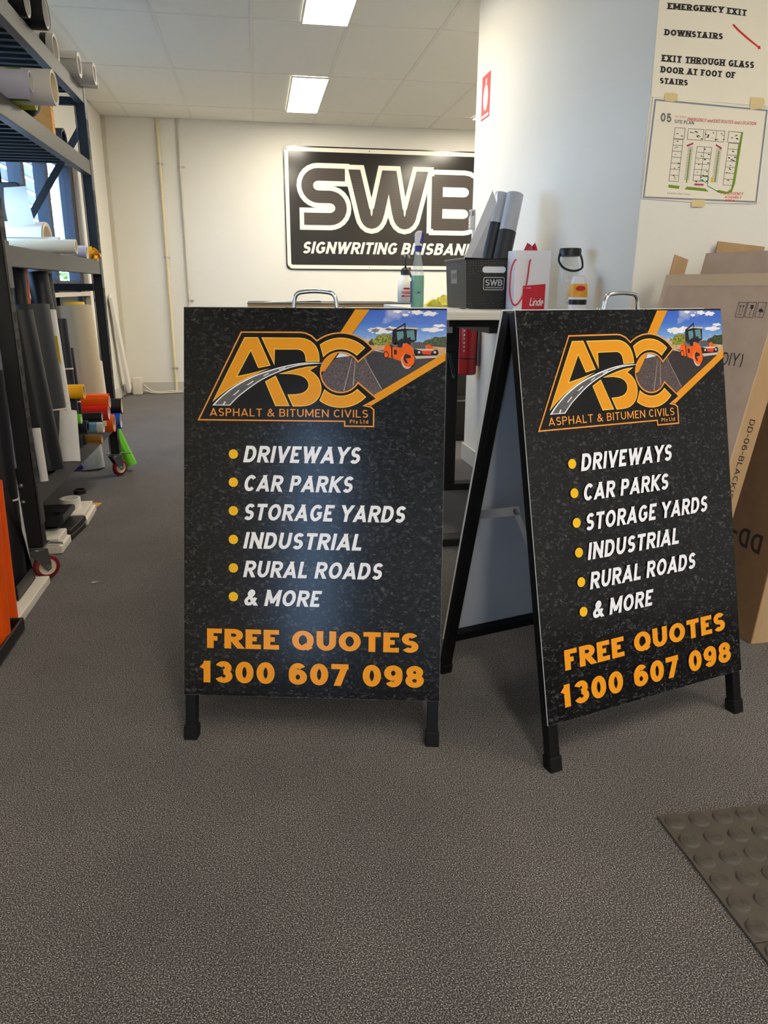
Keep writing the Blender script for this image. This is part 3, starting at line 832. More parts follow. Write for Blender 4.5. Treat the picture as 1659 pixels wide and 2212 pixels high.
def sect(r0, r1, a0, a1, b0, b1, n=14):
    o_ = [(c0[0]+r1*math.cos(math.radians(a0+(a1-a0)*i/n)), c0[1]-r1*math.sin(math.radians(a0+(a1-a0)*i/n))) for i in range(n+1)]
    i_ = [(c0[0]+r0*math.cos(math.radians(b1+(b0-b1)*i/n)), c0[1]-r0*math.sin(math.radians(b1+(b0-b1)*i/n))) for i in range(n+1)]
    return [cb(*p) for p in o_+i_]
gold(sect(258, 388, 45, 127, 46, 139))
gold(sect(262, 397, -44, -127, -45, -134))
up_ = catmull([(410, 1222), (500, 1130), (650, 1010), (850, 900), (1050, 828), (1250, 775), (1440, 746), (1640, 748)], 5)
lo_ = catmull([(608, 1225), (680, 1150), (760, 1082), (960, 942), (1200, 832), (1400, 775), (1640, 752)], 5)
P2(lg, [ca(*p) for p in up_+lo_[::-1]], 20, 4)
up2 = catmull([(440, 1214), (520, 1130), (665, 1020), (860, 912), (1055, 842), (1250, 787), (1430, 757), (1560, 752)], 5)
lo2 = catmull([(600, 1216), (672, 1142), (755, 1072), (955, 932), (1195, 822), (1395, 766), (1560, 753)], 5)
P2(lg, [ca(*p) for p in up2+lo2[::-1]], 21, 5)
for d_ in (((525, 1218), (545, 1180), (565, 1178), (543, 1218)), ((640, 1110), (708, 1050), (716, 1056), (660, 1108)), ((795, 995), (868, 945), (874, 955), (815, 995)), ((975, 895), (1035, 860), (1044, 868), (990, 897)), ((1150, 822), (1225, 798), (1228, 808), (1160, 828)), ((1330, 778), (1385, 766), (1388, 773), (1335, 785))):
    P2(lg, [ca(*p) for p in d_], 22, 4)
lg.build('logo', LM, front)
def sign_text(nm, s, p0, p1, ptop, mat, **kw):
    """p0/p1 baseline start/end, ptop cap top over the start (panel coordinates)"""
    b = (p0[1]+p1[1])/2; h_ = b-(ptop+0)
    w_ = p1[0]-p0[0]-kw.get('slant', 0)*h_
    for k in range(s.count(' ')+1):
        mb = MB()
        text(mb, s, FR(p0[0], b, LAY*24), Vector((w_, 0, 0)), FR(0, 0, 0)-FR(0, h_, 0), word=k, **kw)
        mb.build(nm, mat, front)
def hh(l, r): return (l[1]+r[1])/2
t0, t1 = ca(385, 1338), cb(700, 1362)
sign_text('lettering', 'ASPHALT & BITUMEN CIVILS', t0, t1, hh(ca(385, 1250), cb(700, 1276)), 'print_orange', t=.125, gap=.17, space=.36)
t0, t1 = cb(497, 1424), cb(702, 1426)
sign_text('lettering', 'Pty Ltd', t0, t1, hh(cb(497, 1382), cb(702, 1384)), 'print_orange', t=.15, gap=.14)
LINES = (('DRIVEWAYS', 1113, 63, 162, 72, 172), ('CAR PARKS', 1068, 238, 335, 246, 344), ('STORAGE YARDS', 1380, 410, 508, 422, 522), ('INDUSTRIAL', 1123, 580, 677, 588, 688), ('RURAL ROADS', 1243, 750, 848, 762, 862), ('& MORE', 873, 922, 1018, 926, 1023))
for s_, xr, yl0, yl1, yr0, yr1 in LINES:
    sign_text('lettering', s_, cz(403, yl1), cz(xr, yr1), hh(cz(403, yl0), cz(xr, yr0)), 'print_white', t=.20, slant=.19, gap=.125, space=.34)
for y_ in (113, 281, 451, 622, 792, 963):
    c = cz(345, y_); r = abs(cz(373, y_)[0]-c[0])
    mb = MB(); P2(mb, [(c[0]+r*math.cos(k*PI/16), c[1]+r*math.sin(k*PI/16)) for k in range(32)], 24, 0); mb.build('bullet', 'print_yellow', front)
sign_text('lettering', 'FREE QUOTES', cz(188, 1275), cz(1448, 1293), hh(cz(188, 1157), cz(1448, 1177)), 'print_amber', t=.235, gap=.09, space=.36)
sign_text('lettering', '1300 607 098', cz(138, 1478), cz(1480, 1503), hh(cz(138, 1350), cz(1480, 1372)), 'print_amber', t=.235, gap=.10, space=.38)
sign2 = dup(sign)
sign2.location = (SPOS[1][0], SPOS[1][1], 0); sign2.rotation_euler = (0, 0, SPOS[1][2])
sign2['label'] = 'right black A-frame pavement sign turned sideways so its open side shows'
# ---------------------------------------------------------------- shelving rack on castors
RX0, RX1, RY0, RY1 = -1.285, -.79, 2.68, 4.305
SHELF = (.345, 1.155, 1.628, 1.952)
rack = thing('storage_rack', 'tall black steel shelving rack on red castors full of vinyl rolls', 'shelving rack', ((RX0+RX1)/2, (RY0+RY1)/2, 0))
RM = Matrix.Translation(-rack.location)
pw, pd = .052, .05
for ix, xx in enumerate((RX1-pw/2, RX0+pw/2)):
    for iy, yy in enumerate((RY0+pd/2, RY1-pd/2)):
        b = MB(RM); sx = 1 if ix == 0 else -1; sy = 1 if iy == 0 else -1
        b.b2((xx-pw/2, yy-sy*pd/2, .135), (xx+pw/2, yy-sy*(pd/2-.004), 1.975))
        b.b2((xx+sx*pw/2, yy-pd/2, .135), (xx+sx*(pw/2-.004), yy+pd/2, 1.975))
        b.b2((xx-pw/2, yy+sy*(pd/2-.006), .135), (xx-sx*0-pw/2+.004, yy+sy*pd/2, 1.975))
        b.b2((xx-pw/2+.004, yy-.016, .135), (xx+pw/2-.004, yy+.016, 1.974))
        po = b.build('post', 'rack_black', rack, bev=.0015)
        # flat black patches for the shade inside keyholes and round holes, aisle side
        b = MB(RM)
        xs = xx+sx*(pw/2+.0004); q = 0
        z = .21
        while z < 1.94:
            for dy in (-.011, .011):
                tri = [(dy-.006*(1 if dy > 0 else -1)-.003, z), (dy-.006*(1 if dy > 0 else -1)+.003, z), (dy+.005, z+.034), (dy-.005, z+.034)]
                b.poly([(xs, yy+p_, r_) for p_, r_ in (tri if sx > 0 else tri[::-1])])
                sq = [(dy-.0035, z+.058), (dy+.0035, z+.058), (dy+.0035, z+.067), (dy-.0035, z+.067)]
                b.poly([(xs, yy+p_, r_) for p_, r_ in (sq if sx > 0 else sq[::-1])])
            z += .0875
        so = b.build('dark_slots', 'slot_black', po); so['kind'] = 'stuff'
for k, z in enumerate(SHELF):
    h_ = .068
    for ix, xx in enumerate((RX1, RX0)):
        sx = 1 if ix == 0 else -1
        b = MB(RM); b.b2((xx-sx*.001, RY0+pd, z-h_), (xx-sx*.037, RY1-pd, z)); bo = b.build('beam', 'rack_paint', rack, bev=.002)
        for yy in (RY0+pd*.5+.012, RY1-pd*.5-.012):
            b = MB(RM); b.b2((xx+sx*.0015, yy-.024, z-.135), (xx-sx*.002, yy+.024, z+.012)); b.build('hook_plate', 'rack_paint', bo, bev=.001)
    n = 6; y0 = RY0+pd+.004; dy = (RY1-RY0-2*pd-.008)/n
    for j in range(n):
        b = MB(RM); ya = y0+j*dy
        b.b2((RX0+.038, ya+.001, z-.010), (RX1-.038, ya+dy-.001, z-.004))
        for q in range(3): b.b2((RX0+.04, ya+dy*(q+.3)/3, z-.022), (RX1-.04, ya+dy*(q+.62)/3, z-.010))
        b.build('deck_panel', 'rack_black', rack)
for yy in (RY0+.014, RY1-.014):
    for z in (.30, 1.022, 1.90):
        b = MB(RM); b.b2((RX0+pw-.01, yy-.012, z-.018), (RX1-pw+.006, yy+.012, z+.018)); b.build('end_rail', 'rack_black', rack, bev=.0015)
    for p0, p1 in (((RX1-pw*.8, 1.775), (RX0+pw*.8, 1.175)), ((RX0+pw*.8, .93), (RX1-pw*.8, .36))):
        b = MB(RM); b.bar((p0[0], yy, p0[1]), (p1[0], yy, p1[1]), .034, .006, up=(0, 1, 0)); b.build('diagonal_brace', 'rack_black', rack)
    for z in (1.022, .955, 1.77, .36, .30):
        b = MB(RM); b.lathe([(0, .006), (.006, .005), (.009, .001), (.009, 0)], (RX1-pw+.006, yy-.016, z), 12, R=Matrix.Rotation(PI/2, 3, 'X')); b.build('bolt', 'steel_dull', rack, smooth=50)
# castors
ci = 0
for xx, dx in ((RX1-.03, 1), (RX0+.03, -1)):
    for yy in (RY0+.025, RY1-.025):
        c = Vector((xx, yy, 0))
        b = MB(RM); b.box(c+Vector((0, 0, .131)), (.072, .084, .005)); b.lathe([(0, .012), (.024, .012), (.028, 0), (0, 0)], c+Vector((0, 0, .114)), 20)
        co = b.build('castor', 'steel_dull', rack, smooth=40, bev=.001)
        Rw = Matrix.Rotation(-1.0 if yy < 3.5 else -.7, 3, 'Z'); wc = c+Rw @ Vector((0, .025, 0))+Vector((0, 0, .0455)); ax = Rw @ Vector((1, 0, 0))
        for s_ in (-1, 1):
            b = MB(RM)
            pl = [(-.034, .118), (.03, .118), (.038, .06), (.036, .038), (.022, .03), (.01, .045)]
            b.prism(pl, .0165*s_, .0190*s_, T=lambda x, y, z: c+Rw @ Vector((z, x*1.0, 0))+Vector((0, 0, y)))
            b.build('fork', 'steel_dull', co)
            b = MB(RM); b.cyl(wc+ax*s_*.019, wc+ax*s_*.0245, .0085, 6); b.build('axle_nut', 'chrome', co)
        b = MB(RM); pr = [(.030, -.0125), (.041, -.013), (.045, -.009), (.0455, 0), (.045, .009), (.041, .013), (.030, .0125)]
        R_ = Rw @ Matrix.Rotation(PI/2, 3, 'Y')
        b.lathe(pr, wc, 32, R=R_); b.build('tyre', 'tyre_red', co, smooth=50)
        b = MB(RM); b.lathe([(0, -.008), (.012, -.011), (.016, -.007), (.024, -.008), (.031, -.0128), (.031, .0128), (.024, .008), (.016, .007), (.012, .011), (0, .008)], wc, 32, R=R_); b.build('wheel_hub', 'hub_cream', co, smooth=40)
        b = MB(RM); b.bar(c+Vector((dx*.03, .035, .128)), c+Vector((dx*.078, .05, .118)), .02, .004); b.build('brake_lever', 'steel_dull', co, bev=.001)

# ---------------------------------------------------------------- rolls
def roll(name, p0, p1, r, mat, label, cat='roll', core='core_card', rc=None, group=None, wrap=None, flap=None, closed=False, patches=()):
    """a hollow rolled sheet from p0 to p1 (p1 is the end that shows) with its core tube as a part"""
    p0 = Vector(p0); p1 = Vector(p1)
    b = MB(); rc = r*.72 if rc is None else rc
    if closed: b.cyl(p0, p1, r, 28, 0)
    else: b.ann(p0, p1, r, rc, 28, 0)
    d = (p1-p0).normalized()
    x, y = b._frame(d)
    if flap:                              # loose outer edge standing off the roll
        a0, a1, rise = flap
        vs = []
        n = 8
        for k in range(n+1):
            t = k/n; a = a0+(a1-a0)*t; rr = r+.0006+rise*t*t
            e = x*math.cos(a)+y*math.sin(a)
            vs += [p0+e*rr, p1-d*.004+e*rr, p0+e*(rr+.0012), p1-d*.004+e*(rr+.0012)]
        b.add(vs, [(4*k, 4*k+1, 4*k+5, 4*k+4) for k in range(n)]+[(4*k+2, 4*k+6, 4*k+7, 4*k+3) for k in range(n)]+[(4*k+1, 4*k+3, 4*k+7, 4*k+5) for k in range(n)], 0)
    o = b.build(name, mat, None, smooth=45)
    tag(o, label, cat, group)
    if not closed and core:
        b = MB(); b.ann(p0+d*.001, p1-d*.0015, rc-.0002, rc*.86, 24); b.build('core', core, o, smooth=45)
    for (f_, a_, df, da), pm in patches:  # printed colour patches
        b = MB(); vs = []
        for k in range(9):
            a = a_-da+2*da*k/8; e = x*math.cos(a)+y*math.sin(a)
            vs += [p0+(p1-p0)*(f_+df*(.5+.02*k)*.8)+e*(r+.0007), p0+(p1-p0)*(f_-df*.5*(k/8))+e*(r+.0007)]
        b.add(vs, [(2*k, 2*k+1, 2*k+3, 2*k+2) for k in range(8)]); b.build('colour_patch', pm, o)
    for w in (wrap or ()):                # (fraction, half-width, material, name)
        c = p0+(p1-p0)*w[0]
        b = MB(); b.ann(c-d*w[1], c+d*w[1], r+.0012, r*.98, 28); b.build(w[3], w[2], o, smooth=45)
    return o
def hroll(name, u, v, r, zs, mat, label, L=.5, tilt=0, yaw=0, y=None, **kw):
    """roll lying across a shelf of height zs, its free end centred on photo pixel (u,v)"""
    e = at(u, v, 'z', zs+r) if y is None else at(u, v, 'y', y)
    e.z = zs+r+.0004
    return roll(name, e+Vector((-L, L*math.tan(yaw), L*tilt)), e, r, mat, label, **kw)
def xroll(name, u, v, x, r, mat, label, L=.45, tilt=0, yaw=0, **kw):
    e = at(u, v, 'x', x)
    return roll(name, e+Vector((-L, L*math.tan(yaw), L*tilt)), e, r, mat, label, **kw)
S1_, S2_, S3_, S4_ = SHELF
G4, G3, G2, G1 = 'rolls on the top shelf', 'rolls on the second shelf from the top', 'paper rolls on the middle shelf', 'rolls piled on the bottom shelf'
# top shelf
hroll('vinyl_roll', 100, 29, .056, S4_, 'vinyl_black', 'glossy black vinyl roll with pale end, rightmost of the top corner', L=.45, core='paper_shade', rc=.050, group=G4)
hroll('vinyl_roll', 60, 17, .050, S4_, y=3.25, mat='vinyl_black', label='glossy black vinyl roll, second from the photo corner on the top shelf', L=.42, core='paper_shade', rc=.049, group=G4)
hroll('vinyl_roll', 10, 3, .050, S4_, y=3.145, mat='vinyl_black', label='glossy black vinyl roll cut by the top left photo corner', L=.38, core='paper_shade', rc=.049, group=G4)
hroll('tape_roll', 121, 106, .058, S4_, 'vinyl_white', 'short white roll with a black ring on the top shelf', L=.40, core='plastic_white', rc=.054, wrap=((.9, .012, 'vinyl_black', 'black_ring'),), group=G4)
hroll('paper_roll', 172, 141, .052, S4_, 'paper_shade', 'thick white paper roll with a loose flap at the top shelf end', L=.42, rc=.044, core='paper_white', flap=(1.2, 3.0, .018), group=G4)
hroll('paper_roll', 205, 160, .046, S4_, 'paper_shade', 'white paper roll sticking out furthest over the rack end post', L=.40, rc=.040, core='paper_white', flap=(2.2, 0.6, .012), group=G4)
hroll('paper_roll', 212, 186, .012, S4_, 'paper_white', 'thin white roll under the paper rolls on the top shelf', L=.36, rc=.009, core='paper_white', group=G4)
hroll('vinyl_roll', 180, 196, .013, S4_, 'vinyl_black', 'thin black tube lying by the rack end post on the top shelf', L=.40, rc=.009, core='vinyl_black', group=G4)
# second shelf
hroll('printed_banner_roll', 118, 190, .056, S3_, 'paper_white', 'large white banner roll printed with green and teal patches', L=.36, core='paper_cream', rc=.053, group=G3, patches=(((.62, 2.35, .26, .35), 'vinyl_leaf'), ((.50, 4.0, .55, .25), 'vinyl_leaf'), ((.15, 2.2, .2, .3), 'vinyl_teal'), ((.50, 4.5, .4, .16), 'vinyl_lime')))
o = hroll('paper_roll', 70, 197, .034, S3_+.02, y=2.955, mat='lilac_white', label='smaller white roll lying in front of the green banner roll', L=.34, rc=.031, core='paper_white', flap=(3.4, 4.6, .02), group=G3)
hroll('vinyl_roll', 78, 225, .020, S3_, 'vinyl_lime', 'thin yellow-green roll under the banner roll', L=.30, rc=.017, core='paper_white', group=G3)
e = at(100, 225, 'z', S3_+.05)
t = tag(MB().build('plastic_bag', 'vinyl_navy'), 'dark blue plastic bag bulging over the second shelf edge', 'bag')
b = MB(); pr = []
for i in range(13):
    a = i/12*PI; pr.append((.075*math.sin(a)**.7+.0001, -.05*math.cos(a)))
b.lathe(pr, e+Vector((-.11, .03, .0)), 20, R=Matrix(((1.1, 0, .1), (0, .9, .2), (0, 0, .95))))
bag_me = b.build('plastic_bag_body', 'vinyl_navy', None, smooth=70); t.data = bag_me.data; bpy.data.objects.remove(bag_me)
c0_ = at(88, 300, 'y', 3.56)
cart = thing('small_carton', 'small orange-brown cardboard box with black print on the second shelf', 'cardboard box', (-.86, 3.62, S3_), .12)
b = MB(); b.b2((-.12, -.045, .0005), (.055, .045, .185)); cb_o = b.build('box_body', 'carton_orange', cart, bev=.003)
b = MB()
for k in range(4):
    b.b2((-.05, -.0455, .15-k*.012), (.03, -.0452, .155-k*.012)); b.b2((.0552, -.03, .15-k*.012), (.0555, .03, .155-k*.012))
b.b2((.0552, -.034, .17), (.0555, .034, .173)); b.b2((.0552, -.034, .098), (.0555, .034, .101)); b.b2((.0552, .02, .03), (.0555, .026, .05))
b.build('printed_text', 'ink_dark', cb_o)
hroll('tape_roll', 140, 305, .055, S3_, 'vinyl_grey', 'grey tape roll with black side at the far end of the second shelf', L=.05, core='vinyl_black', rc=.05, group=G3)
# middle shelf: large loose paper roll with an upright flap
pe = at(104, 517, 'z', S2_+.075)
pr_ = roll('paper_roll', pe+Vector((-.42, .02, 0)), pe, .072, 'paper_white', 'big loose white paper roll with an upright sheet on the middle shelf', rc=.066, core='paper_cream', group=G2, flap=(1.6, 3.1, .012))
b = MB(); x0 = pe.x-.26
q = [at(20, 492, 'y', pe.y-.070), at(76, 484, 'y', pe.y-.070), at(57, 402, 'y', pe.y-.03), at(8, 405, 'y', pe.y-.03)]
q = [Vector(p) for p in q]
for i in range(8):
    f0, f1 = i/8, (i+1)/8
    cv = lambda f: Vector((0, -.02*math.sin(f*PI), 0))
    a0, a1 = q[0].lerp(q[3], f0)+cv(f0), q[1].lerp(q[2], f0)+cv(f0); b0, b1 = q[0].lerp(q[3], f1)+cv(f1), q[1].lerp(q[2], f1)+cv(f1)
    dn = Vector((0, .0015, 0))
    b.add([a0, a1, b1, b0, a0+dn, a1+dn, b1+dn, b0+dn], [(0, 1, 2, 3), (7, 6, 5, 4), (0, 3, 7, 4), (1, 5, 6, 2)]+([(3, 2, 6, 7)] if i == 7 else [])+([(0, 4, 5, 1)] if i == 0 else []))
b.build('upright_sheet', 'paper_white', pr_, smooth=40)
hroll('paper_roll', 130, 533, .042, S2_, 'paper_white', 'white paper roll lying beside the big loose roll', L=.4, rc=.038, core='paper_white', group=G2)
hroll('paper_roll', 188, 545, .030, S2_, 'lilac_white', 'slim white roll at the far end of the middle shelf', L=.42, rc=.026, core='paper_white', group=G2)
hroll('paper_roll', 165, 533, .028, S2_, 'paper_cream', 'cream paper roll half hidden behind the slim white roll', L=.35, rc=.02, core='paper_cream', group=G2)
cp = at(203, 552, 'z', S2_+.02)
b = MB()
R_ = random.Random(5)
for k in range(14):
    c = cp+Vector((R_.uniform(-.025, .02), R_.uniform(-.03, .02), R_.uniform(-.012, .03))); n_ = Vector((R_.uniform(-1, 1), R_.uniform(-1, 1), R_.uniform(-1, 1))).normalized(); u_ = n_.orthogonal().normalized(); w_ = n_.cross(u_)
    b.add([c+u_*.026, c+w_*.02+n_*.008, c-u_*.024+n_*.01, c-w_*.022, c+n_*.014], [(0, 1, 4), (1, 2, 4), (2, 3, 4), (3, 0, 4), (3, 2, 1, 0)])
tag(b.build('crumpled_wrapper', 'vinyl_yellow'), 'crumpled yellow wrapper at the far end of the middle shelf', 'wrapper')
e = at(20, 396, 'y', 3.98)
b = MB(); b.prism([(-.10, 0)]+[(-.10, e.z-S2_-.02), (-.085, e.z-S2_), (.045, e.z-S2_), (.06, e.z-S2_-.02), (.06, 0)], -.05, .05, T=lambda x, y, z: (e.x+x, 3.98-z, S2_+.0005+y))
tag(b.build('black_case', 'plastic_black', None, bev=.004), 'black plastic case standing behind the upright white sheet', 'case')

# bottom shelf: upright rolls
def stand(name, ub, vb, ut, vt, r, mat, label, dy=.05, zb=S1_, **kw):
    """upright leaning roll: foot at photo pixel (ub,vb) on height zb, top at pixel (ut,vt), dy further back"""
    p0 = at(ub, vb, 'z', zb+.004)
    p1 = at(ut, vt, 'y', p0.y+dy)
    d = (p1-p0).normalized(); lift = r*math.sqrt(max(0, 1-d.z*d.z))
    p0 = p0+Vector((0, 0, lift))
    return roll(name, p0, p1, r, mat, label, **kw)
GU = 'rolls standing upright on the bottom shelf'
stand('vinyl_roll', 108, 1018, 38, 672, .052, 'vinyl_black', 'black vinyl roll leaning next to the near post of the rack', .05, core='vinyl_black', rc=.046, group=GU)
stand('vinyl_roll', 124, 1000, 66, 659, .066, 'vinyl_grey', 'thick charcoal vinyl roll standing with a pale band near its foot', .05, core='paper_shade', rc=.062, group=GU, wrap=((.34, .003, 'band_cream', 'elastic_band'),))
o = stand('vinyl_roll', 140, 890, 106, 670, .026, 'vinyl_white', 'white roll with a handwritten yellow label', .05, zb=.52, core='paper_shade', rc=.022, group=GU, wrap=((.08, .002, 'band_cream', 'elastic_band'),))
p0 = at(127, 785, 'y', 3.30); p1 = at(118, 725, 'y', 3.305)
b = MB(); b.bar(p0+Vector((.003, -.030, 0)), p1+Vector((.003, -.030, 0)), .028, .001, up=(0, 1, 0)); b.build('yellow_label', 'core_yellow', o)
o = stand('vinyl_roll', 149, 1003, 140, 888, .044, 'vinyl_white', 'white roll with an orange patch standing lowest on the shelf', .05, core='vinyl_black', rc=.041, group=GU)
b = MB(); q = [at(u, v, 'x', -.752) for u, v in ((152, 957), (157, 963), (163, 998), (160, 995))]
b.poly(q); b.poly([p+Vector((-.0006, 0, 0)) for p in q][::-1]); b.build('orange_patch', 'vinyl_orange', o)
stand('vinyl_roll', 165, 968, 129, 689, .028, 'vinyl_navy', 'slim navy roll tied with a pale band', .05, core='paper_shade', rc=.025, group=GU, wrap=((.62, .003, 'band_cream', 'elastic_band'),))
stand('vinyl_roll', 177, 962, 148, 752, .020, 'vinyl_black', 'thinnest black roll standing beside the navy roll', .05, core='vinyl_black', rc=.015, group=GU, wrap=((.45, .003, 'band_cream', 'elastic_band'),))
o = stand('film_roll', 200, 925, 160, 661, .082, 'vinyl_silver', 'fat pale gold film roll on a yellow core', .05, core='core_yellow', rc=.05, group=GU)
p0 = at(200, 925, 'z', S1_+.004); p1 = at(160, 661, 'y', p0.y+.05)
d = (p1-p0).normalized(); b = MB(); b.ann(p1-d*.02, p1+d*.016, .049, .042, 24); b.build('core_end', 'core_yellow', o, smooth=45)
stand('foam_stick', 229, 902, 213, 780, .018, 'paper_white', 'white square stick standing by the far rack post', .05, closed=True, group=GU)
stand('vinyl_roll', 150, 960, 80, 588, .042, 'vinyl_black', 'tallest black tube standing behind the charcoal roll', .05, core='vinyl_black', rc=.036, group=GU)
stand('vinyl_roll', 155, 950, 96, 592, .030, 'vinyl_grey', 'tall dark grey tube right of the tallest black tube', .05, core='vinyl_black', rc=.024, group=GU)
stand('paper_roll', 135, 930, 92, 576, .036, 'paper_shade', 'tall beige-white roll slanting behind the dark tubes', .05, core='paper_white', rc=.03, group=GU)
stand('vinyl_roll', 92, 980, 50, 570, .014, 'vinyl_orange', 'thin bright orange tube behind the charcoal roll', .05, core='paper_white', rc=.01, group=GU)
stand('vinyl_roll', 80, 985, 36, 575, .03, 'vinyl_black', 'dark tube behind the near post, left of the orange tube', .05, core='vinyl_black', rc=.024, group=GU)
stand('paper_roll', 96, 1040, 78, 925, .014, 'vinyl_white', 'thin white roll showing between the near post and the black roll', .02, core='paper_white', rc=.011, group=GU)
# bottom shelf: pile of coloured rolls lying across
GP = 'coloured rolls piled on the bottom shelf'
xroll('vinyl_roll', 182, 846, -.74, .031, 'vinyl_yellow', 'yellow vinyl roll lying on top of the pile', L=.3, rc=.026, group=GP)
xroll('vinyl_roll', 237, 868, -.70, .031, 'vinyl_orange', 'bright orange vinyl roll with a loose edge on the pile', L=.35, rc=.027, core='paper_shade', flap=(2.0, .6, .02), group=GP)
xroll('vinyl_roll', 236, 892, -.70, .036, 'vinyl_red', 'red vinyl roll just under the bright orange roll', L=.42, rc=.030, core='paper_white', group=GP)
xroll('vinyl_roll', 264, 877, -.73, .041, 'vinyl_black', 'black vinyl roll with cream end at the far side of the pile', L=.4, rc=.037, core='paper_cream', group=GP)
xroll('vinyl_roll', 247, 914, -.73, .044, 'vinyl_orange', 'orange roll with a wide cardboard core low in the pile', L=.35, rc=.04, core='core_card', group=GP)
xroll('vinyl_roll', 262, 909, -.735, .042, 'vinyl_blue', 'blue vinyl roll behind the cardboard core', L=.35, rc=.037, core='paper_shade', group=GP)
xroll('vinyl_roll', 221, 901, -.70, .022, 'vinyl_black', 'dark roll squeezed under the red roll', L=.4, rc=.018, core='paper_shade', group=GP)
xroll('vinyl_roll', 224, 922, -.72, .026, 'vinyl_white', 'white roll with a blue stripe in the pile', L=.38, rc=.022, core='paper_white', group=GP, wrap=((.80, .05, 'vinyl_sky', 'blue_stripe'),))
xroll('vinyl_roll', 190, 923, -.73, .030, 'vinyl_navy', 'short navy roll beside the white roll in the pile', L=.3, rc=.02, core='vinyl_navy', group=GP)
xroll('vinyl_roll', 221, 949, -.71, .021, 'vinyl_gold', 'gold vinyl roll lowest on the bottom shelf', L=.4, rc=.018, core='paper_cream', group=GP)
xroll('vinyl_roll', 176, 905, -.73, .020, 'vinyl_green', 'small green roll with white end in the pile', L=.3, rc=.017, core='paper_white', group=GP)
# ---------------------------------------------------------------- on the floor by the rack
GF = 'stacked samples on the floor under the rack'
def slab(name, p0, p1, w, h, z0, mat, label, cat, group=None, bev=.004, T=None):
    """flat block whose aisle-side bottom edge runs p0 -> p1"""
    p0 = Vector((p0[0], p0[1], z0)); p1 = Vector((p1[0], p1[1], z0)); d = (p1-p0); L = d.length; d.normalize()
    n = Vector((-d.y, d.x, 0)); c = (p0+p1)/2+n*w/2+Vector((0, 0, h/2+.0004))
    R = Matrix((d, n, Vector((0, 0, 1)))).transposed()
    b = MB(); b.box(c, (L, w, h), 0, R)
    return tag(b.build(name, mat, None, bev=bev), label, cat, group)
A1, A2, A3, A4 = at(136, 1196, 'z', 0), at(152, 1174, 'z', 0), at(190, 1135, 'z', 0), at(211, 1100, 'z', 0)
slab('foam_block', A1, A2+(A2-A1)*.2, .16, .032, 0, 'plastic_white', 'white plastic block beside the near castor', 'block', GF)
slab('foam_block', A1+Vector((-.01, .005, 0)), A2+Vector((-.012, .02, 0)), .15, .03, .0325, 'plastic_white', 'upper white plastic block stacked beside the near castor', 'block', GF)
slab('black_case', A2+Vector((.0, .035, 0)), A3+Vector((0, -.03, 0)), .15, .024, 0, 'plastic_black', 'flat black case lying lowest under the black tray stack', 'case', GF)
slab('black_case', A2+Vector((-.004, .035, 0)), A3+Vector((-.004, .0, 0)), .15, .022, .0245, 'plastic_black', 'flat black case in the middle of the tray stack', 'case', GF)
s_ = slab('black_case', A2+Vector((-.03, .01, 0)), A3+Vector((-.05, .03, 0)), .2, .03, .066, 'plastic_black', 'shiny black tray on top of the stack under the rack', 'case', GF, bev=.01)
b = MB(); b.b2((-.9, 3.14, .0470), (-.86, 3.25, .0662)); b.build('spacer', 'plastic_black', s_)
slab('foam_block', A3+Vector((.0, .0, 0)), A4+Vector((0, -.02, 0)), .15, .03, 0, 'plastic_white', 'lower white block nearest the aisle under the rack', 'block', GF)
slab('foam_block', A3+Vector((-.012, .0, 0)), A4+Vector((-.012, -.03, 0)), .14, .022, .0305, 'plastic_white', 'upper white block behind the black tray stack', 'block', GF)
slab('card_offcut', A4+Vector((-.02, -.02, 0)), A4+Vector((.0, .10, 0)), .09, .004, 0, 'carton_orange', 'flat scrap of brown cardboard on the carpet', 'cardboard', bev=0)
def ring(name, c, r, ri, h, mat, label):
    b = MB(); b.ann(c, c+Vector((0, 0, h)), r, ri, 32); return tag(b.build(name, mat, None, smooth=45, bev=.001), label, 'tape roll', 'tape rolls under the rack')
c = at(153, 1105, 'z', .053); ring('tape_roll', Vector((c.x-.01, c.y+.05, .053)), .045, .036, .05, 'paper_white', 'white tape roll standing on the white block')
c = at(108, 1135, 'z', .097); ring('tape_roll', Vector((c.x, c.y+.03, .0965)), .048, .038, .038, 'plastic_black', 'black tape roll on the black tray')
c = at(186, 1092, 'z', .0); ring('tape_roll', Vector((c.x-.03, c.y+.04, .053)), .03, .022, .02, 'plastic_black', 'small black tape ring behind the white tape roll')
c = at(198, 1012, 'z', 0); b = MB(); b.ann(Vector((c.x, c.y, .0005)), Vector((c.x-.02, c.y+.03, .24)), .075, .055, 32)
o = tag(b.build('film_roll', 'film_silver', None, smooth=45), 'fat silvery roll standing on the floor under the rack', 'roll')
b = MB(); b.ann(Vector((c.x, c.y, .001)), Vector((c.x-.02, c.y+.03, .239)), .0548, .045, 24); b.build('core', 'core_card', o, smooth=45)
p0 = at(286, 1012, 'z', .012); p1 = at(246, 925, 'y', p0.y+.03)
roll('vinyl_roll', p0+Vector((0, 0, .02)), p1, .030, 'vinyl_green', 'lime green roll leaning on the floor behind the far castor', rc=.026)
c = at(190, 1012, 'z', .0)
b = MB(); b.lathe([(0, 0), (.02, 0), (.02, .06), (.006, .09), (.003, .11), (0, .11)], c+Vector((0, -.05, .02)), 14, R=Matrix.Rotation(-1.45, 3, 'Y') @ Matrix.Rotation(.3, 3, 'Z'))
tag(b.build('glue_bottle', 'spray_blue', None, smooth=45), 'small blue and red tube lying under the rack', 'bottle')

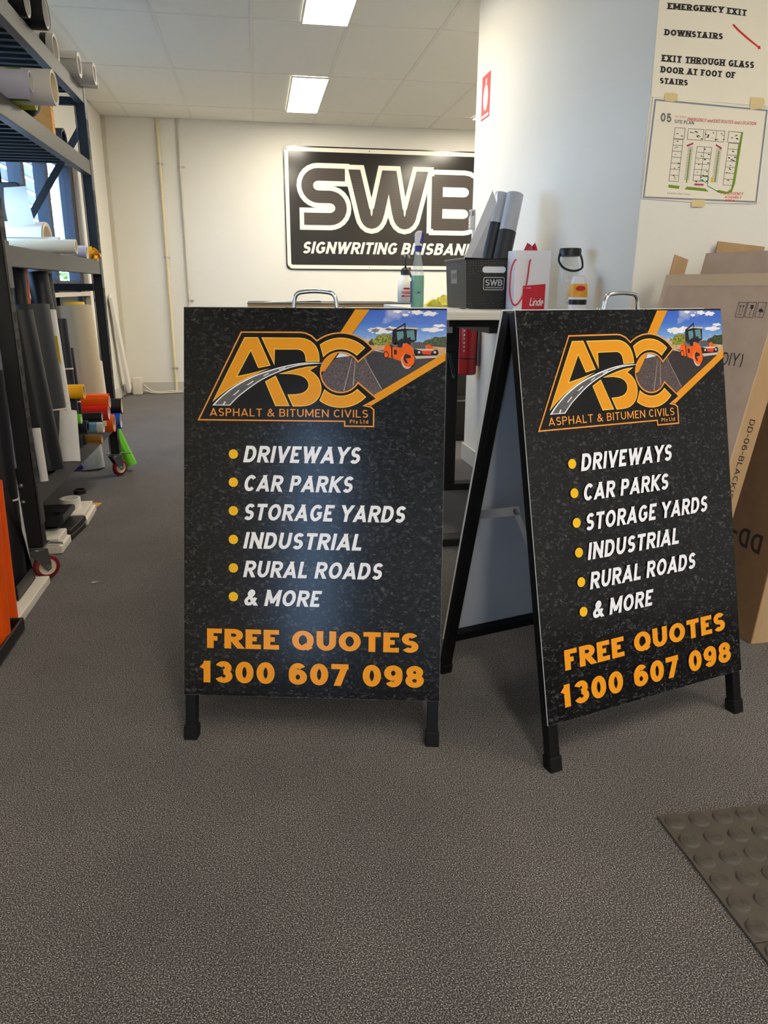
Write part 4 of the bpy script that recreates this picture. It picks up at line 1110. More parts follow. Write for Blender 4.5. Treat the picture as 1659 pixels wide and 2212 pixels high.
# near left corner: rolls leaning in front of the rack
GN = 'rolls leaning in the near left corner'
stand('vinyl_roll', 24, 1012, -26, 690, .048, 'lilac_white', 'lilac-white roll leaning against the near rack post at the photo edge', .04, core='vinyl_navy', rc=.045, group=GN)
stand('paper_roll', 60, 1262, -36, 720, .022, 'paper_shade', 'long beige-white tube leaning behind the black film', -.02, zb=0, core='paper_white', rc=.02, group=GN)
o = stand('film_roll', 36, 1285, -22, 800, .04, 'vinyl_black', 'black film roll flaring out at its foot beside the near castor', .05, zb=0, core='vinyl_black', rc=.035, group=GN, wrap=((.44, .003, 'band_cream', 'elastic_band'),))
b = MB()
fa = [at(20, 1060, 'x', -.82), at(40, 1120, 'x', -.81), at(60, 1190, 'x', -.81), at(80, 1262, 'z', .004)]
fb = [p+Vector((-.09, .05, 0)) for p in fa]
for i in range(3): b.add([fa[i], fa[i+1], fb[i+1], fb[i]], [(0, 1, 2, 3)]); b.add([p+Vector((-.001, -.002, 0)) for p in (fa[i], fa[i+1], fb[i+1], fb[i])], [(3, 2, 1, 0)])
b.build('loose_film', 'vinyl_black', o, smooth=40)
c0_, c1_ = at(33, 1312, 'z', .0), at(72, 1305, 'z', .0)
b = MB(); w_ = .15
bx = c1_.x-.03
for q in (((bx-w_, 2.43, .030), (bx, 2.62, .036)), ((bx-w_, 2.43, .036), (bx-w_+.006, 2.62, .08)), ((bx-.006, 2.43, .036), (bx, 2.62, .08)), ((bx-w_+.006, 2.43, .036), (bx-.006, 2.436, .08)), ((bx-w_+.006, 2.614, .036), (bx-.006, 2.62, .08))): b.b2(*q)
tag(b.build('black_tub', 'plastic_black', None, bev=.004), 'shallow black plastic tub under the black film roll', 'tub')
b = MB(); b.b2((-.98, 2.275, .0004), (-.776, 2.66, .029)); tag(b.build('white_board', 'plastic_white', None, bev=.003), 'thick white board flat on the carpet under the black tub', 'board')
b = MB(); tx, ty = -.752, 2.11
for q in (((-.95, 2.02, .0005), (tx, 2.265, .006)), ((-.95, 2.02, .006), (-.94, 2.265, .045)), ((tx-.01, 2.02, .006), (tx, 2.265, .045)), ((-.94, 2.02, .006), (tx-.01, 2.03, .045)), ((-.94, 2.255, .006), (tx-.01, 2.265, .045))): b.b2(*q)
tag(b.build('black_tray', 'plastic_black', None, bev=.006), 'black plastic tray holding orange vinyl at the photo edge', 'tray')
stand('vinyl_roll', -8, 1394, -42, 1040, .042, 'vinyl_orange', 'bright orange vinyl roll standing in the black tray', .03, zb=.006, rc=.037, core='vinyl_orange', group=GN, flap=(4.4, 5.6, .02))
stand('vinyl_roll', 12, 1336, -24, 1040, .036, 'vinyl_orange', 'second orange roll standing on the white board', .03, zb=.029, rc=.031, core='vinyl_orange', group=GN)

# ---------------------------------------------------------------- back left corner
cd = thing('conduit_pipe', 'cream conduit pipe running down the back wall to the floor', 'pipe', (-.838, YB-.02, 0))
b = MB(); b.cyl((0, 0, .0), (0, 0, ZC-.001), .0135, 16); b.build('pipe', 'conduit_cream', cd, smooth=40)
for z in (.24, 1.30, 2.13):
    b = MB(); b.ann((0, 0, z-.01), (0, 0, z+.01), .0155, .0136, 16); b.box((0, .012, z), (.062, .012, .014)); b.build('pipe_clip', 'clip_metal', cd)
cd = thing('conduit_pipe', 'thin grey conduit pipe on the back wall nearer the black sign', 'pipe', (-.655, YB-.016, 0))
b = MB(); b.cyl((0, 0, .11), (0, 0, ZC-.001), .0095, 14); b.build('pipe', 'conduit_grey', cd, smooth=40)
for z in (.9, 2.11):
    b = MB(); b.ann((0, 0, z-.01), (0, 0, z+.01), .0115, .0096, 16); b.box((.018, .008, z), (.05, .012, .014)); b.build('pipe_clip', 'clip_metal', cd)
p0 = at(281, 856, 'z', .0)
b = MB(); q0 = Vector((p0.x, p0.y, .06)); q1 = Vector((XL+.03, p0.y-.25, .95))
b.bar(q0, q1, .15, .03, up=(1, 0, .2)); tag(b.build('foam_strip', 'paper_white', None, bev=.004), 'white foam strip leaning in the back left corner', 'foam strip')
b = MB(); b.b2((-1.245, 7.70, .0005), (-1.16, 7.80, .165)); pb = tag(b.build('power_box', 'plastic_white', None, bev=.006), 'white power adapter box standing by the back wall', 'power box')
b = MB(); b.tube(catmull([(-1.16, 7.76, .11), (-1.08, 7.77, .03), (-.98, 7.79, .012), (-.88, 7.80, .02), (-.80, 7.81, .012), (-.70, 7.82, .05), (-.5, 7.83, .012)], 6), .008, 8)
tag(b.build('power_cable', 'conduit_grey', None, smooth=60), 'white cable looping along the back skirting', 'cable', 'cables by the back wall')
b = MB(); b.tube(catmull([(-1.16, 7.73, .05), (-1.06, 7.74, .012), (-.92, 7.75, .009), (-.78, 7.77, .010), (-.6, 7.80, .009)], 6), .007, 8)
tag(b.build('power_cable', 'conduit_grey', None, smooth=60), 'second white cable lying flat on the carpet by the power box', 'cable', 'cables by the back wall')
c = at(205, 1258, 'z', .002); b = MB(); b.poly([c+Vector((x, y, z)) for x, y, z in ((-.012, -.004, 0), (.002, -.006, .002), (.012, .003, .001), (.003, .006, 0), (-.008, .005, .002))]); b.poly([c+Vector((x, y, z-.001)) for x, y, z in ((-.012, -.004, 0), (.002, -.006, .002), (.012, .003, .001), (.003, .006, 0), (-.008, .005, .002))][::-1])
tag(b.build('paper_scrap', 'paper_white'), 'tiny torn scrap of white paper on the carpet', 'paper scrap')
# ---------------------------------------------------------------- standing desk with its load
DZ = .945
DX0, DX1, DY0, DY1 = .655, XP-.002, 2.66, 3.98
desk = thing('standing_desk', 'white-topped standing desk with black legs against the partition', 'desk', ((DX0+DX1)/2, (DY0+DY1)/2, 0))
DM = Matrix.Translation(-desk.location)
def dpart(nm, mat, *boxes, **kw):
    b = MB(DM)
    for q in boxes: b.b2(*q)
    return b.build(nm, mat, desk, **kw)
dpart('table_top', 'desk_white', ((DX0, DY0, DZ-.028), (DX1, DY1, DZ)), bev=.003)
for y in (2.868, 3.745):
    dpart('leg', 'desk_black', ((.935, y-.04, .035), (.995, y+.04, DZ-.06)), bev=.003)
    dpart('foot_bar', 'desk_black', ((.70, y-.04, .0005), (1.225, y+.04, .035)), bev=.004)
    dpart('top_bracket', 'desk_black', ((.72, y-.03, DZ-.06), (1.22, y+.03, DZ-.0285)), bev=.002)
for x in (.90, 1.03): dpart('frame_rail', 'desk_black', ((x-.02, 2.84, DZ-.085), (x+.02, 3.77, DZ-.0605)))
dpart('control_box', 'plastic_black', ((.86, 3.50, DZ-.21), (.93, 3.66, DZ-.03)), bev=.004)
dpart('box_label', 'white_print', ((.876, 3.499, DZ-.12), (.905, 3.4995, DZ-.07)))
b = MB(DM); b.tube(catmull([(.90, 3.52, DZ-.20), (.91, 3.48, DZ-.30), (.94, 3.6, DZ-.33), (.93, 3.70, DZ-.18), (.92, 3.72, DZ-.09)], 5), .004, 6); b.build('control_cable', 'plastic_black', desk, smooth=60)

# workbench board further back
wb = thing('workbench', 'long MDF-edged workbench behind the left sign', 'workbench', (.42, 4.75, 0))
WM = Matrix.Translation(-wb.location)
wx0, wx1, wy0, wy1, wz = -.052, .90, 4.40, 5.15, .941
for nm, mat, q in (('bench_board', 'mdf', ((wx0+.002, wy0+.002, wz-.030), (wx1-.002, wy1, wz-.004))), ('top_sheet', 'desk_black', ((wx0, wy0, wz-.004), (wx1, wy1, wz-.0005))), ('base_sheet', 'desk_black', ((wx0, wy0, wz-.034), (wx1, wy1, wz-.030)))):
    b = MB(WM); b.b2(*q); b.build(nm, mat, wb)
for x in (wx0+.06, wx1-.06):
    for y in (wy0+.06, wy1-.06):
        b = MB(WM); b.b2((x-.025, y-.025, .0005), (x+.025, y+.025, wz-.034)); b.build('leg', 'desk_black', wb)
b = MB(); b.poly([(.20+x, 4.5+y, wz+.001+z) for x, y, z in ((-.16, -.04, .004), (.16, -.05, .012), (.18, .05, .003), (-.10, .06, .008))])
b.poly([(.20+x, 4.5+y, wz+.0002+z) for x, y, z in ((-.16, -.04, .004), (.16, -.05, .012), (.18, .05, .003), (-.10, .06, .008))][::-1])
tag(b.build('plastic_sheet', 'film_pale'), 'thin crumpled clear sheet lying on the workbench', 'plastic sheet')
b = MB(); b.b2((1.12, 5.0, .0005), (1.6, 5.5, .86)); kb = tag(b.build('black_cabinet', 'desk_black', None, bev=.004), 'dark cabinet on the carpet beyond the partition end', 'cabinet')
for z in (.3, .58):
    b = MB(); b.b2((1.14, 4.992, z-.25), (1.58, 4.9995, z+.02)); d_ = b.build('drawer', 'plastic_black', kb)
    b = MB(); b.b2((1.3, 4.98, z-.02), (1.42, 4.9915, z-.01)); b.build('handle', 'steel_dull', d_)

# --- basket
def on(u, v, z=DZ): return at(u, v, 'z', z)
bx0, bx1, by0, by1, bh = .842, 1.040, 3.06, 3.385, .195
bk = thing('storage_basket', 'black perforated plastic basket with a white logo plate on the desk', 'basket', ((bx0+bx1)/2, (by0+by1)/2, DZ))
BM = Matrix.Translation(-bk.location)
def taper(x, y, z):
    k = 1+.10*z/bh-.05
    cx_, cy_ = (bx0+bx1)/2, (by0+by1)/2
    return Vector((cx_+(x-cx_)*k, cy_+(y-cy_)*(1+.06*z/bh-.03), DZ+.0005+z))
b = MB(BM)
th = .004
for (x0, y0), (x1, y1) in (((bx0, by0), (bx1, by0+th)), ((bx0, by1-th), (bx1, by1)), ((bx0, by0+th), (bx0+th, by1-th)), ((bx1-th, by0+th), (bx1, by1-th))):
    b.add([taper(x, y, z) for z in (0, bh) for x, y in ((x0, y0), (x1, y0), (x1, y1), (x0, y1))], [(3, 2, 1, 0), (4, 5, 6, 7), (0, 1, 5, 4), (1, 2, 6, 5), (2, 3, 7, 6), (3, 0, 4, 7)])
b.add([taper(x, y, z) for z in (0, .004) for x, y in ((bx0+th, by0+th), (bx1-th, by0+th), (bx1-th, by1-th), (bx0+th, by1-th))], [(3, 2, 1, 0), (4, 5, 6, 7)])
bo = b.build('basket_body', 'basket_black', bk)
b = MB(BM)
b.tube([taper(x, y, bh) for x, y in ((bx0-.003, by0-.003), (bx1+.003, by0-.003), (bx1+.003, by1+.003), (bx0-.003, by1+.003))], .005, 8, closed=True); b.build('rim', 'plastic_black', bk, smooth=60)
def swb(mb, O, ex, ey, m=0, t=.16):
    text(mb, 'SWB', O, ex, ey, m=m, t=t, gap=.06)
pl = MB(BM); fz = lambda x, z: taper(x, by0-.0015, z)
q = [fz(x, z) for x, z in rrect(.911, .072, 1.005, .128, .008)]; pl.poly(q); lb = pl.build('logo_plate', 'plastic_black', bk)
pl = MB(BM)
for k in stroke([(x, z) for x, z in rrect(.915, .076, 1.001, .124, .006)], .003, closed=True): pl.poly([fz(p.x, p.y)+Vector((0, -.0006, 0)) for p in k])
swb(pl, fz(.922, .092)+Vector((0, -.0006, 0)), Vector((.072, 0, 0)), fz(.95, .116)-fz(.95, .092)); 
text(pl, 'SIGNWRITING BRISBANE', fz(.922, .082)+Vector((0, -.0006, 0)), Vector((.072, 0, 0)), fz(.95, .087)-fz(.95, .082), t=.2)
pl.build('logo_print', 'film_silver', lb)
pl = MB(BM); pl.add([taper(bx0-.001, y, z) for y, z in ((3.30, .10), (3.30, .155), (3.20, .155), (3.20, .10))], [(0, 1, 2, 3)]); lb = pl.build('side_plate', 'steel_dull', bk)
pl = MB(BM); swb(pl, taper(bx0-.0018, 3.29, .12), Vector((0, -.08, 0)), taper(bx0, 3.2, .142)-taper(bx0, 3.2, .12)); pl.build('logo_print', 'plastic_black', lb)
pl = MB(BM); q = [fz(x, z)+Vector((0, -.0004, 0)) for x, z in rrect(.908, .142, 1.003, .166, .011)]; pl.poly(q); pl.build('hand_hole', 'film_pale', bk)
# contents of the basket
p0 = at(1068, 600, 'y', 3.22); p1 = at(1113, 420, 'y', 3.30)
o = roll('film_roll', p0+Vector((0, 0, -.09)), p1, .036, 'film_silver', 'silver film roll with dark foot leaning in the basket', rc=.033, core='film_pale', group='rolls in the basket', wrap=((.36, .13, 'vinyl_grey', 'dark_wrap'),))
b = MB(); q = [at(u, v, 'y', 3.16) for u, v in ((998, 566), (1012, 570), (1073, 440), (1064, 411))]; q2 = [at(u, v, 'y', 3.22) for u, v in ((1040, 560), (1050, 560), (1085, 425), (1075, 412))]
b.add([q[0], q[1], q[2], q[3]]+[p+Vector((.002, .003, 0)) for p in q], [(0, 1, 2, 3), (7, 6, 5, 4), (0, 4, 5, 1), (1, 5, 6, 2), (2, 6, 7, 3), (3, 7, 4, 0)])
b.add([q[1], q2[0], q2[3], q[2]], [(0, 1, 2, 3), (3, 2, 1, 0)][:1])
tag(b.build('film_sheet', 'film_pale'), 'folded white film sheet leaning out of the basket beside the silver roll', 'film sheet')
o = roll('film_roll', at(1045, 590, 'y', 3.30)+Vector((0, 0, -.06)), at(1085, 418, 'y', 3.345), .030, 'film_silver', 'second silver film roll tucked behind the folded sheet', rc=.027, core='film_pale', group='rolls in the basket', wrap=((.36, .13, 'vinyl_grey', 'dark_wrap'),))
b = MB(); q = [at(u, v, 'y', 3.362) for u, v in ((1072, 600), (1096, 600), (1107, 500), (1104, 494), (1099, 493), (1094, 498))]
b.add(q+[p+Vector((0, .012, 0)) for p in q], [list(range(6)), [11, 10, 9, 8, 7, 6]]+[(i, (i+1) % 6, 6+(i+1) % 6, 6+i)[::-1] for i in range(6)]); tag(b.build('black_folder', 'plastic_black', None), 'black folder standing at the back of the basket', 'folder')

# --- paper gift bag
gx0, gx1, gy0, gy1, gh = 1.010, 1.155, 2.955, 3.05, .225
bag = thing('gift_bag', 'white paper gift bag with red square and red rope handles', 'bag', ((gx0+gx1)/2, (gy0+gy1)/2, DZ), 0)
GM = Matrix.Translation(-bag.location)
b = MB(GM); t_ = .0015
for (x0, y0), (x1, y1) in (((gx0, gy0), (gx1, gy0+t_)), ((gx0, gy1-t_), (gx1, gy1)), ((gx0, gy0+t_), (gx0+t_, gy1-t_)), ((gx1-t_, gy0+t_), (gx1, gy1-t_))): b.b2((x0, y0, DZ+.0005), (x1, y1, DZ+gh))
b.b2((gx0+t_, gy0+t_, DZ+.0005), (gx1-t_, gy1-t_, DZ+.002)); b.build('bag_body', 'bag_white', bag)
b = MB(GM); yy = gy0-.0006
P_ = lambda x, z: Vector((x, yy, DZ+z))
b.poly([P_(1.046, .0), P_(1.140, .0), P_(1.140, .100), P_(1.046, .092)]); sq = b.build('red_square', 'bag_red', bag)
b = MB(GM); text(b, 'Linde', P_(1.077, .016)+Vector((0, -.0004, 0)), Vector((.056, 0, 0)), Vector((0, 0, .030)), t=.15, slant=.2, gap=.03)
b.build('lettering', 'white_print', sq)
b = MB(GM)
for k in range(2): b.poly([P_(x, z)+Vector((0, -.0004, 0)) for x, z in ((1.049+k*.015, .083), (1.062+k*.018, .083), (1.062+k*.018, .0855), (1.049+k*.015, .0855))])
b.build('small_print', 'white_print', sq)
for y_ in (gy0-.005,):
    b = MB(GM); b.tube(catmull([(gx0+.062, y_+.006, DZ+.19), (gx0+.055, y_-.004, DZ+.175), (gx0+.045, y_-.006, DZ+.09), (gx0+.02, y_-.006, DZ+.03), (gx0-.004, y_-.005, DZ+.022), (gx0-.02, y_-.004, DZ+.07), (gx0-.018, y_-.002, DZ+.15), (gx0-.004, y_+.004, DZ+.185), (gx0+.004, y_+.006, DZ+.19)], 6), .003, 8); b.build('rope_handle', 'bag_red', bag, smooth=60)
b = MB(GM); R_ = random.Random(3)
for k in range(10):
    c = Vector((1.085+R_.uniform(-.02, .02), 3.0+R_.uniform(-.02, .02), DZ+.225)); a = R_.random()*6
    b.add([c+Vector((math.cos(a)*.02, math.sin(a)*.02, 0)), c-Vector((math.cos(a)*.02, math.sin(a)*.02, 0)), c+Vector((math.cos(a)*.006, 0, R_.uniform(.012, .035))), c+Vector((0, 0, -.04))], [(0, 1, 2), (1, 0, 3), (2, 1, 3), (0, 2, 3)])
b.build('red_tissue', 'bag_red', bag)

# --- clear water bottle and air freshener
c = on(1237, 674); c = Vector((1.165, 2.79, DZ+.0005))
wbt = thing('water_bottle', 'clear plastic water bottle with black lid and carry loop', 'water bottle', c)
b = MB(); b.lathe([(0, 0), (.034, 0), (.038, .006), (.038, .10), (.037, .15), (.030, .185), (.027, .20)], n=32); b.build('bottle_body', 'clear_plastic', wbt, smooth=50)
b = MB(); b.lathe([(.0275, .196), (.040, .198), (.041, .218), (.038, .226), (0, .227)], n=32); b.build('lid', 'plastic_black', wbt, smooth=40)
b = MB(); b.tube(catmull([(-.040, 0, .207), (-.046, -.01, .18), (-.035, -.035, .155), (0, -.044, .145), (.035, -.035, .155), (.046, -.01, .18), (.040, 0, .207)], 5), .004, 8); b.build('carry_loop', 'plastic_black', wbt, smooth=60)
b = MB()
for k in range(7): b.b2((-.026, -.0392, .03+k*.014), (-.012+.004*(k % 2), -.0388, .036+k*.014))
b.build('scale_print', 'film_pale', wbt)
af = thing('air_freshener', 'white cone air freshener with orange and red label', 'air freshener', (1.172, 2.705, DZ+.0005))
b = MB(); b.lathe([(0, 0), (.031, 0), (.033, .004), (.033, .025)], n=28); b.build('base', 'bag_white', af, smooth=40)
b = MB(); b.lathe([(.032, .0252), (.0325, .043)], n=28); b.build('dark_band', 'plastic_black', af, smooth=40)
b = MB(); b.lathe([(.034, .0435), (.033, .07), (.029, .10), (.022, .124), (.010, .128), (0, .126)], n=28); b.build('cone', 'bag_white', af, smooth=50)
b = MB(); b.lathe([(.0338, .052), (.0334, .072), (.0298, .097), (.0275, .104)], n=28); b.build('orange_label', 'label_orange', af, smooth=50)
b = MB(); b.prism([(.018*math.cos(a*PI/10), .009*math.sin(a*PI/10)) for a in range(20)], -.0345, -.03, T=lambda x, y, z: (x-.006, z, .083+y)); b.build('red_badge', 'bag_red', af)

# --- trigger spray with green cleaner, pump sprayer
c = on(901, 665)
ts = thing('trigger_spray', 'clear trigger spray bottle half full of green cleaner', 'spray bottle', Vector((c.x, c.y, DZ+.0005)))
b = MB(); b.lathe([(0, 0), (.027, 0), (.029, .004), (.0285, .12), (.024, .16), (.015, .205), (.013, .232)], n=24); b.build('bottle_body', 'clear_plastic', ts, smooth=50)
b = MB(); b.lathe([(0, .002), (.0265, .002), (.0272, .006), (.027, .132), (0, .132)], n=24); b.build('green_liquid', 'liquid_green', ts, smooth=50)
b = MB(); b.b2((-.0296, -.012, .02), (-.0285, .012, .11)); b.b2((-.006, -.0296, .06), (.006, -.0286, .066)); b.build('label', 'spray_blue', ts)
b = MB(); b.lathe([(.015, .228), (.0155, .25), (.012, .252)], n=20); b.build('collar', 'spray_blue', ts, smooth=40)
b = MB(); b.prism([(-.012, .25), (.016, .25), (.018, .27), (.020, .30), (.012, .312), (-.004, .310), (-.014, .298), (-.013, .27)], -.010, .010, T=lambda x, y, z: (x, z, y)); b.build('spray_head', 'bag_white', ts, bev=.003)
b = MB(); b.prism([(.004, .262), (.017, .258), (.022, .28), (.024, .305), (.014, .306), (.010, .285)], -.0115, .0115, T=lambda x, y, z: (x, z, y)); b.build('trigger', 'spray_blue', ts, bev=.002)
c = at(858, 653, 'z', wz)
psp = thing('pump_sprayer', 'milky pump sprayer bottle with black pump and red print', 'spray bottle', Vector((c.x, 4.52, wz)))
b = MB(); b.lathe([(0, 0), (.040, 0), (.045, .006), (.046, .10), (.042, .125), (.028, .15), (.024, .165)], n=28); b.build('tank', 'milky', psp, smooth=50)
b = MB(); b.lathe([(.027, .16), (.028, .185), (.018, .20), (.006, .203), (.006, .25)], n=24); b.build('pump_collar', 'plastic_black', psp, smooth=45)
b = MB(); b.lathe([(.007, .25), (.030, .252), (.024, .268), (.012, .276), (0, .276)], n=24); b.build('pump_knob', 'plastic_black', psp, smooth=45)
b = MB(); b.bar((.014, 0, .19), (.042, 0, .14), .012, .012); b.build('lever', 'plastic_black', psp, bev=.002)
b = MB(); b.box((.024, 0, .196), (.016, .014, .014)); b.build('lock_button', 'red_print', psp, bev=.002)
b = MB(); b.b2((-.018, -.0475, .078), (.018, -.0455, .088)); text(b, 'PROGRADE', (-.030, -.0478, .052), (.06, 0, 0), (0, 0, .016), t=.2, gap=.1); b.b2((-.030, -.0475, .036), (-.012, -.0455, .046)); b.b2((-.008, -.0475, .038), (.028, -.0455, .043)); b.build('red_lettering', 'red_print', psp)

# --- yellow cloth, papers, remote
b = MB(); c = on(950, 662); n_ = 14; vs = []
R_ = random.Random(11)
hgt = [[.004+.055*max(0, math.sin(i*.55+j*.3))*math.sin(PI*min(1, (i+.5)/n_)) * (0.5+R_.random()*.5) for j in range(n_)] for i in range(n_)]
for s0 in (1, 0):
    for i in range(n_):
        for j in range(n_):
            x = (i/(n_-1)-.5)*.15; y = (j/(n_-1)-.5)*.09*(1-.35*abs(i/(n_-1)-.5))
            vs.append(Vector((c.x+x, c.y-.02+y+.01*math.sin(i), DZ+.001+(hgt[i][j]+.003 if s0 else 0))))
k_ = n_*n_
fs = [(i*n_+j, (i+1)*n_+j, (i+1)*n_+j+1, i*n_+j+1) for i in range(n_-1) for j in range(n_-1)]+[(k_+i*n_+j, k_+i*n_+j+1, k_+(i+1)*n_+j+1, k_+(i+1)*n_+j) for i in range(n_-1) for j in range(n_-1)]
rim = [i*n_ for i in range(n_)]+[(n_-1)*n_+j for j in range(1, n_)]+[i*n_+n_-1 for i in range(n_-2, -1, -1)]+[j for j in range(n_-2, 0, -1)]
fs += [(rim[(q+1) % len(rim)], rim[q], k_+rim[q], k_+rim[(q+1) % len(rim)]) for q in range(len(rim))]
b.add(vs, fs); tag(b.build('cleaning_cloth', 'glove_yellow', None, smooth=60), 'crumpled yellow cleaning cloth between the green spray and the basket', 'cloth')
for nm_, (ux, vx), (w_, d_), rz_, lab_ in (('a', (1030, 667), (.16, .10), .3, 'crumpled paper sheet at the front of the desk below the basket'), ('b', (895, 667), (.12, .09), -.2, 'white paper lying under the green spray bottle')):
    c = on(ux, vx); b = MB(T3((c.x, c.y, DZ), rz_)); g = 6; vs = []
    for s0 in (1, 0):
        for i in range(g):
            for j in range(g): vs.append(((i/(g-1)-.5)*w_, (j/(g-1)-.5)*d_, .0005+s0*.0006+(.003*abs(math.sin(i*1.7+j*2.3)) if nm_ == 'a' else 0)))
    k_ = g*g
    b.add(vs, [(i*g+j, (i+1)*g+j, (i+1)*g+j+1, i*g+j+1) for i in range(g-1) for j in range(g-1)]+[(k_+i*g+j, k_+i*g+j+1, k_+(i+1)*g+j+1, k_+(i+1)*g+j) for i in range(g-1) for j in range(g-1)])
    tag(b.build('paper_sheet', 'paper_white'), lab_, 'paper', 'papers on the desk')
rm = thing('wall_remote', 'small grey air-conditioner remote in its holder on the partition edge', 'remote control', (XP, 4.395, 1.40))
b = MB(); b.b2((-.026, -.022, -.05), (-.001, .022, .055)); b.build('remote_body', 'remote_grey', rm, bev=.003)
b = MB(); b.b2((-.0268, -.016, .02), (-.0262, .016, .045)); b.b2((-.020, -.0228, .02), (-.006, -.0222, .045)); b.build('screen', 'ink_grey', rm)
b = MB()
for k in range(3): b.b2((-.0268, -.014, -.04+k*.018), (-.0262, -.002, -.03+k*.018)); b.b2((-.0268, .002, -.04+k*.018), (-.0262, .014, -.03+k*.018))
b.build('buttons', 'white_print', rm)['kind'] = 'stuff'

# --- fire extinguisher and its sign
ex_c = Vector((XP-.07, 4.18, .555))
fe = thing('fire_extinguisher', 'red fire extinguisher hung on the partition under the desk top', 'fire extinguisher', ex_c)
b = MB(); b.lathe([(0, 0), (.046, 0), (.052, .006), (.052, .27), (.044, .305), (.018, .325), (.016, .34)], n=32); b.build('cylinder', 'extinguisher_red', fe, smooth=40)
b = MB(); b.lathe([(.0526, .088), (.0526, .094)], n=32); b.build('strap', 'plastic_black', fe)
b = MB()
for k in range(6): b.b2((-.036, -.0405-.002, .13+k*.022), (-.020, -.0400, .14+k*.022))
b.build('white_markings', 'white_print', fe)
b = MB(); b.lathe([(.018, .335), (.018, .365), (0, .366)], n=20); b.bar((-.05, 0, .372), (.02, 0, .372), .016, .008); b.build('valve', 'steel_dull', fe, smooth=40)
b = MB(); b.tube(catmull([(-.02, 0, .355), (-.06, -.01, .34), (-.068, -.01, .26), (-.062, -.01, .16)], 5), .007, 8); b.build('hose', 'rubber_black', fe, smooth=60)
b = MB(); b.b2((.051, -.02, .05), (.0695, .02, .30)); b.build('wall_bracket', 'steel_dull', fe)
fs_ = thing('extinguisher_sign', 'small red and white fire extinguisher location sign on the partition', 'wall sign', (XP, 4.252, 1.998))
b = MB(); b.b2((-.002, -.073, -.105), (-.0004, .073, .105)); b.build('sign_plate', 'red_print', fs_)
b = MB(); X_ = -.0025
T_ = lambda y, z: (X_, y, z)
b.poly([T_(*p) for p in ((.006, .085), (-.012, .085), (-.016, .06), (.010, .06))][::-1]); b.poly([T_(*p) for p in arc(0, -.005, .042, .062, 0, 360, 24)[:-1]]); b.poly([T_(*p) for p in ((.06, -.098), (.06, -.085), (-.06, -.085), (-.06, -.098))][::-1])
b.build('pictogram', 'white_print', fs_)

# ---------------------------------------------------------------- sign on the back wall
sg = thing('wall_sign', 'large black and white sign reading SWB Signwriting Brisbane on the back wall', 'wall sign', (1.45, YB, 1.77))
def wp(x, y, off): 
    p = at(590+x/3.53, 290+y/3.53, 'y', YB); return Vector((p.x-1.45, -off, p.z-1.77))
tl, bl = wp(70, 80, 0), wp(105, 1040, 0); 
sx0, sx1, sz0, sz1 = (tl.x+bl.x)/2, 1.36, wp(300, 1035, 0).z, (wp(300, 90, 0).z+wp(1000, 118, 0).z)/2
def plate_(nm, mat, m_, y0, y1, r, par=sg):
    b = MB(); b.prism(rrect(sx0+m_, sz0+m_, sx1-m_, sz1-m_, r), y0, y1, T=lambda x, y, z: (x, -z, y)); return b.build(nm, mat, par)
plate_('backing_board', 'wall_sign_black', 0, .001, .010, .05)
b = MB()
for q in stroke(rrect(sx0+.030, sz0+.030, sx1-.030, sz1-.030, .035), .036, closed=True): b.poly([Vector((p.x, -.0105, p.y)) for p in q])
b.build('white_border', 'wall_sign_white', sg)
for k in (.0, .33, .66, 1):
    for zz in (sz0+.03, sz1-.03):
        b = MB(); b.lathe([(0, .001), (.005, .001), (.005, 0)], (sx0+.03+(sx1-sx0-.06)*k, -.0106, zz), 10, R=Matrix.Rotation(PI/2, 3, 'X')); b.build('screw', 'ink_dark', sg)
ux = (wp(560, 500, 0).x-wp(230, 500, 0).x)/330; uz = (wp(500, 265, 0).z-wp(500, 695, 0).z)/430
ox = wp(230, 500, 0).x; oz = wp(500, 265, 0).z
def lx2(x, y): return (ox+(x-230)*ux, oz-(y-265)*uz)
Sp = [(548, 311), (345, 311)]+[(345-84*math.sin(a*PI/12), 395-84*math.cos(a*PI/12)) for a in range(1, 12)]+[(345, 479), (432, 479)]+[(432+84*math.sin(a*PI/12), 564-84*math.cos(a*PI/12)) for a in range(1, 12)]+[(432, 649), (232, 649)]
Wp = [[(628, 262), (690, 560)]+arc(750, 590, 58, 78, 180, 0, 10)[::1]+[(875, 285)] for _ in (0,)]
def ub(cx_, cy_, rx, ry): return [(cx_-rx*math.cos(a*PI/10), cy_+ry*math.sin(a*PI/10)) for a in range(11)]
W_ = [(620, 270), (695, 585)]+ub(752, 590, 52, 80)+[(810, 585), (872, 300)]+[(905, 300), (955, 585)]+ub(1012, 590, 52, 80)+[(1068, 585), (1142, 285)]
B_ = [[(1267, 300), (1267, 710)], [(1240, 334), (1480, 334)]+[(1480+85*math.sin(a*PI/10), 419-85*math.cos(a*PI/10)) for a in range(1, 10)]+[(1480, 504), (1310, 504)], [(1480, 504)]+[(1480+85*math.sin(a*PI/10), 589-85*math.cos(a*PI/10)) for a in range(1, 10)]+[(1480, 674), (1240, 674)]]
def letters(nm, mat, wd, off, ext):
    for li, paths in enumerate(([Sp], [W_], B_)):
        b = MB(); i = 0
        for P in paths:
            for q in stroke([lx2(*p) for p in P], wd*ux, (120 if li == 1 else ext)*ux, (120 if li == 1 else ext)*ux):
                q = [(p.x, p.y) for p in q]
                if li == 1: q = clip_y(q, -9, lx2(0, 311-wd/2)[1])
                if len(q) < 3: continue
                if area2(q) < 0: q = q[::-1]
                b.poly([Vector((x, -off-.00002*(i % 40)-.0004*li, y)) for x, y in q]); i += 1
        b.build(nm, mat, sg)
letters('letter_outline', 'wall_sign_white', 158, .0112, 33)
letters('letter_face', 'carbon', 88, .0128, 0)
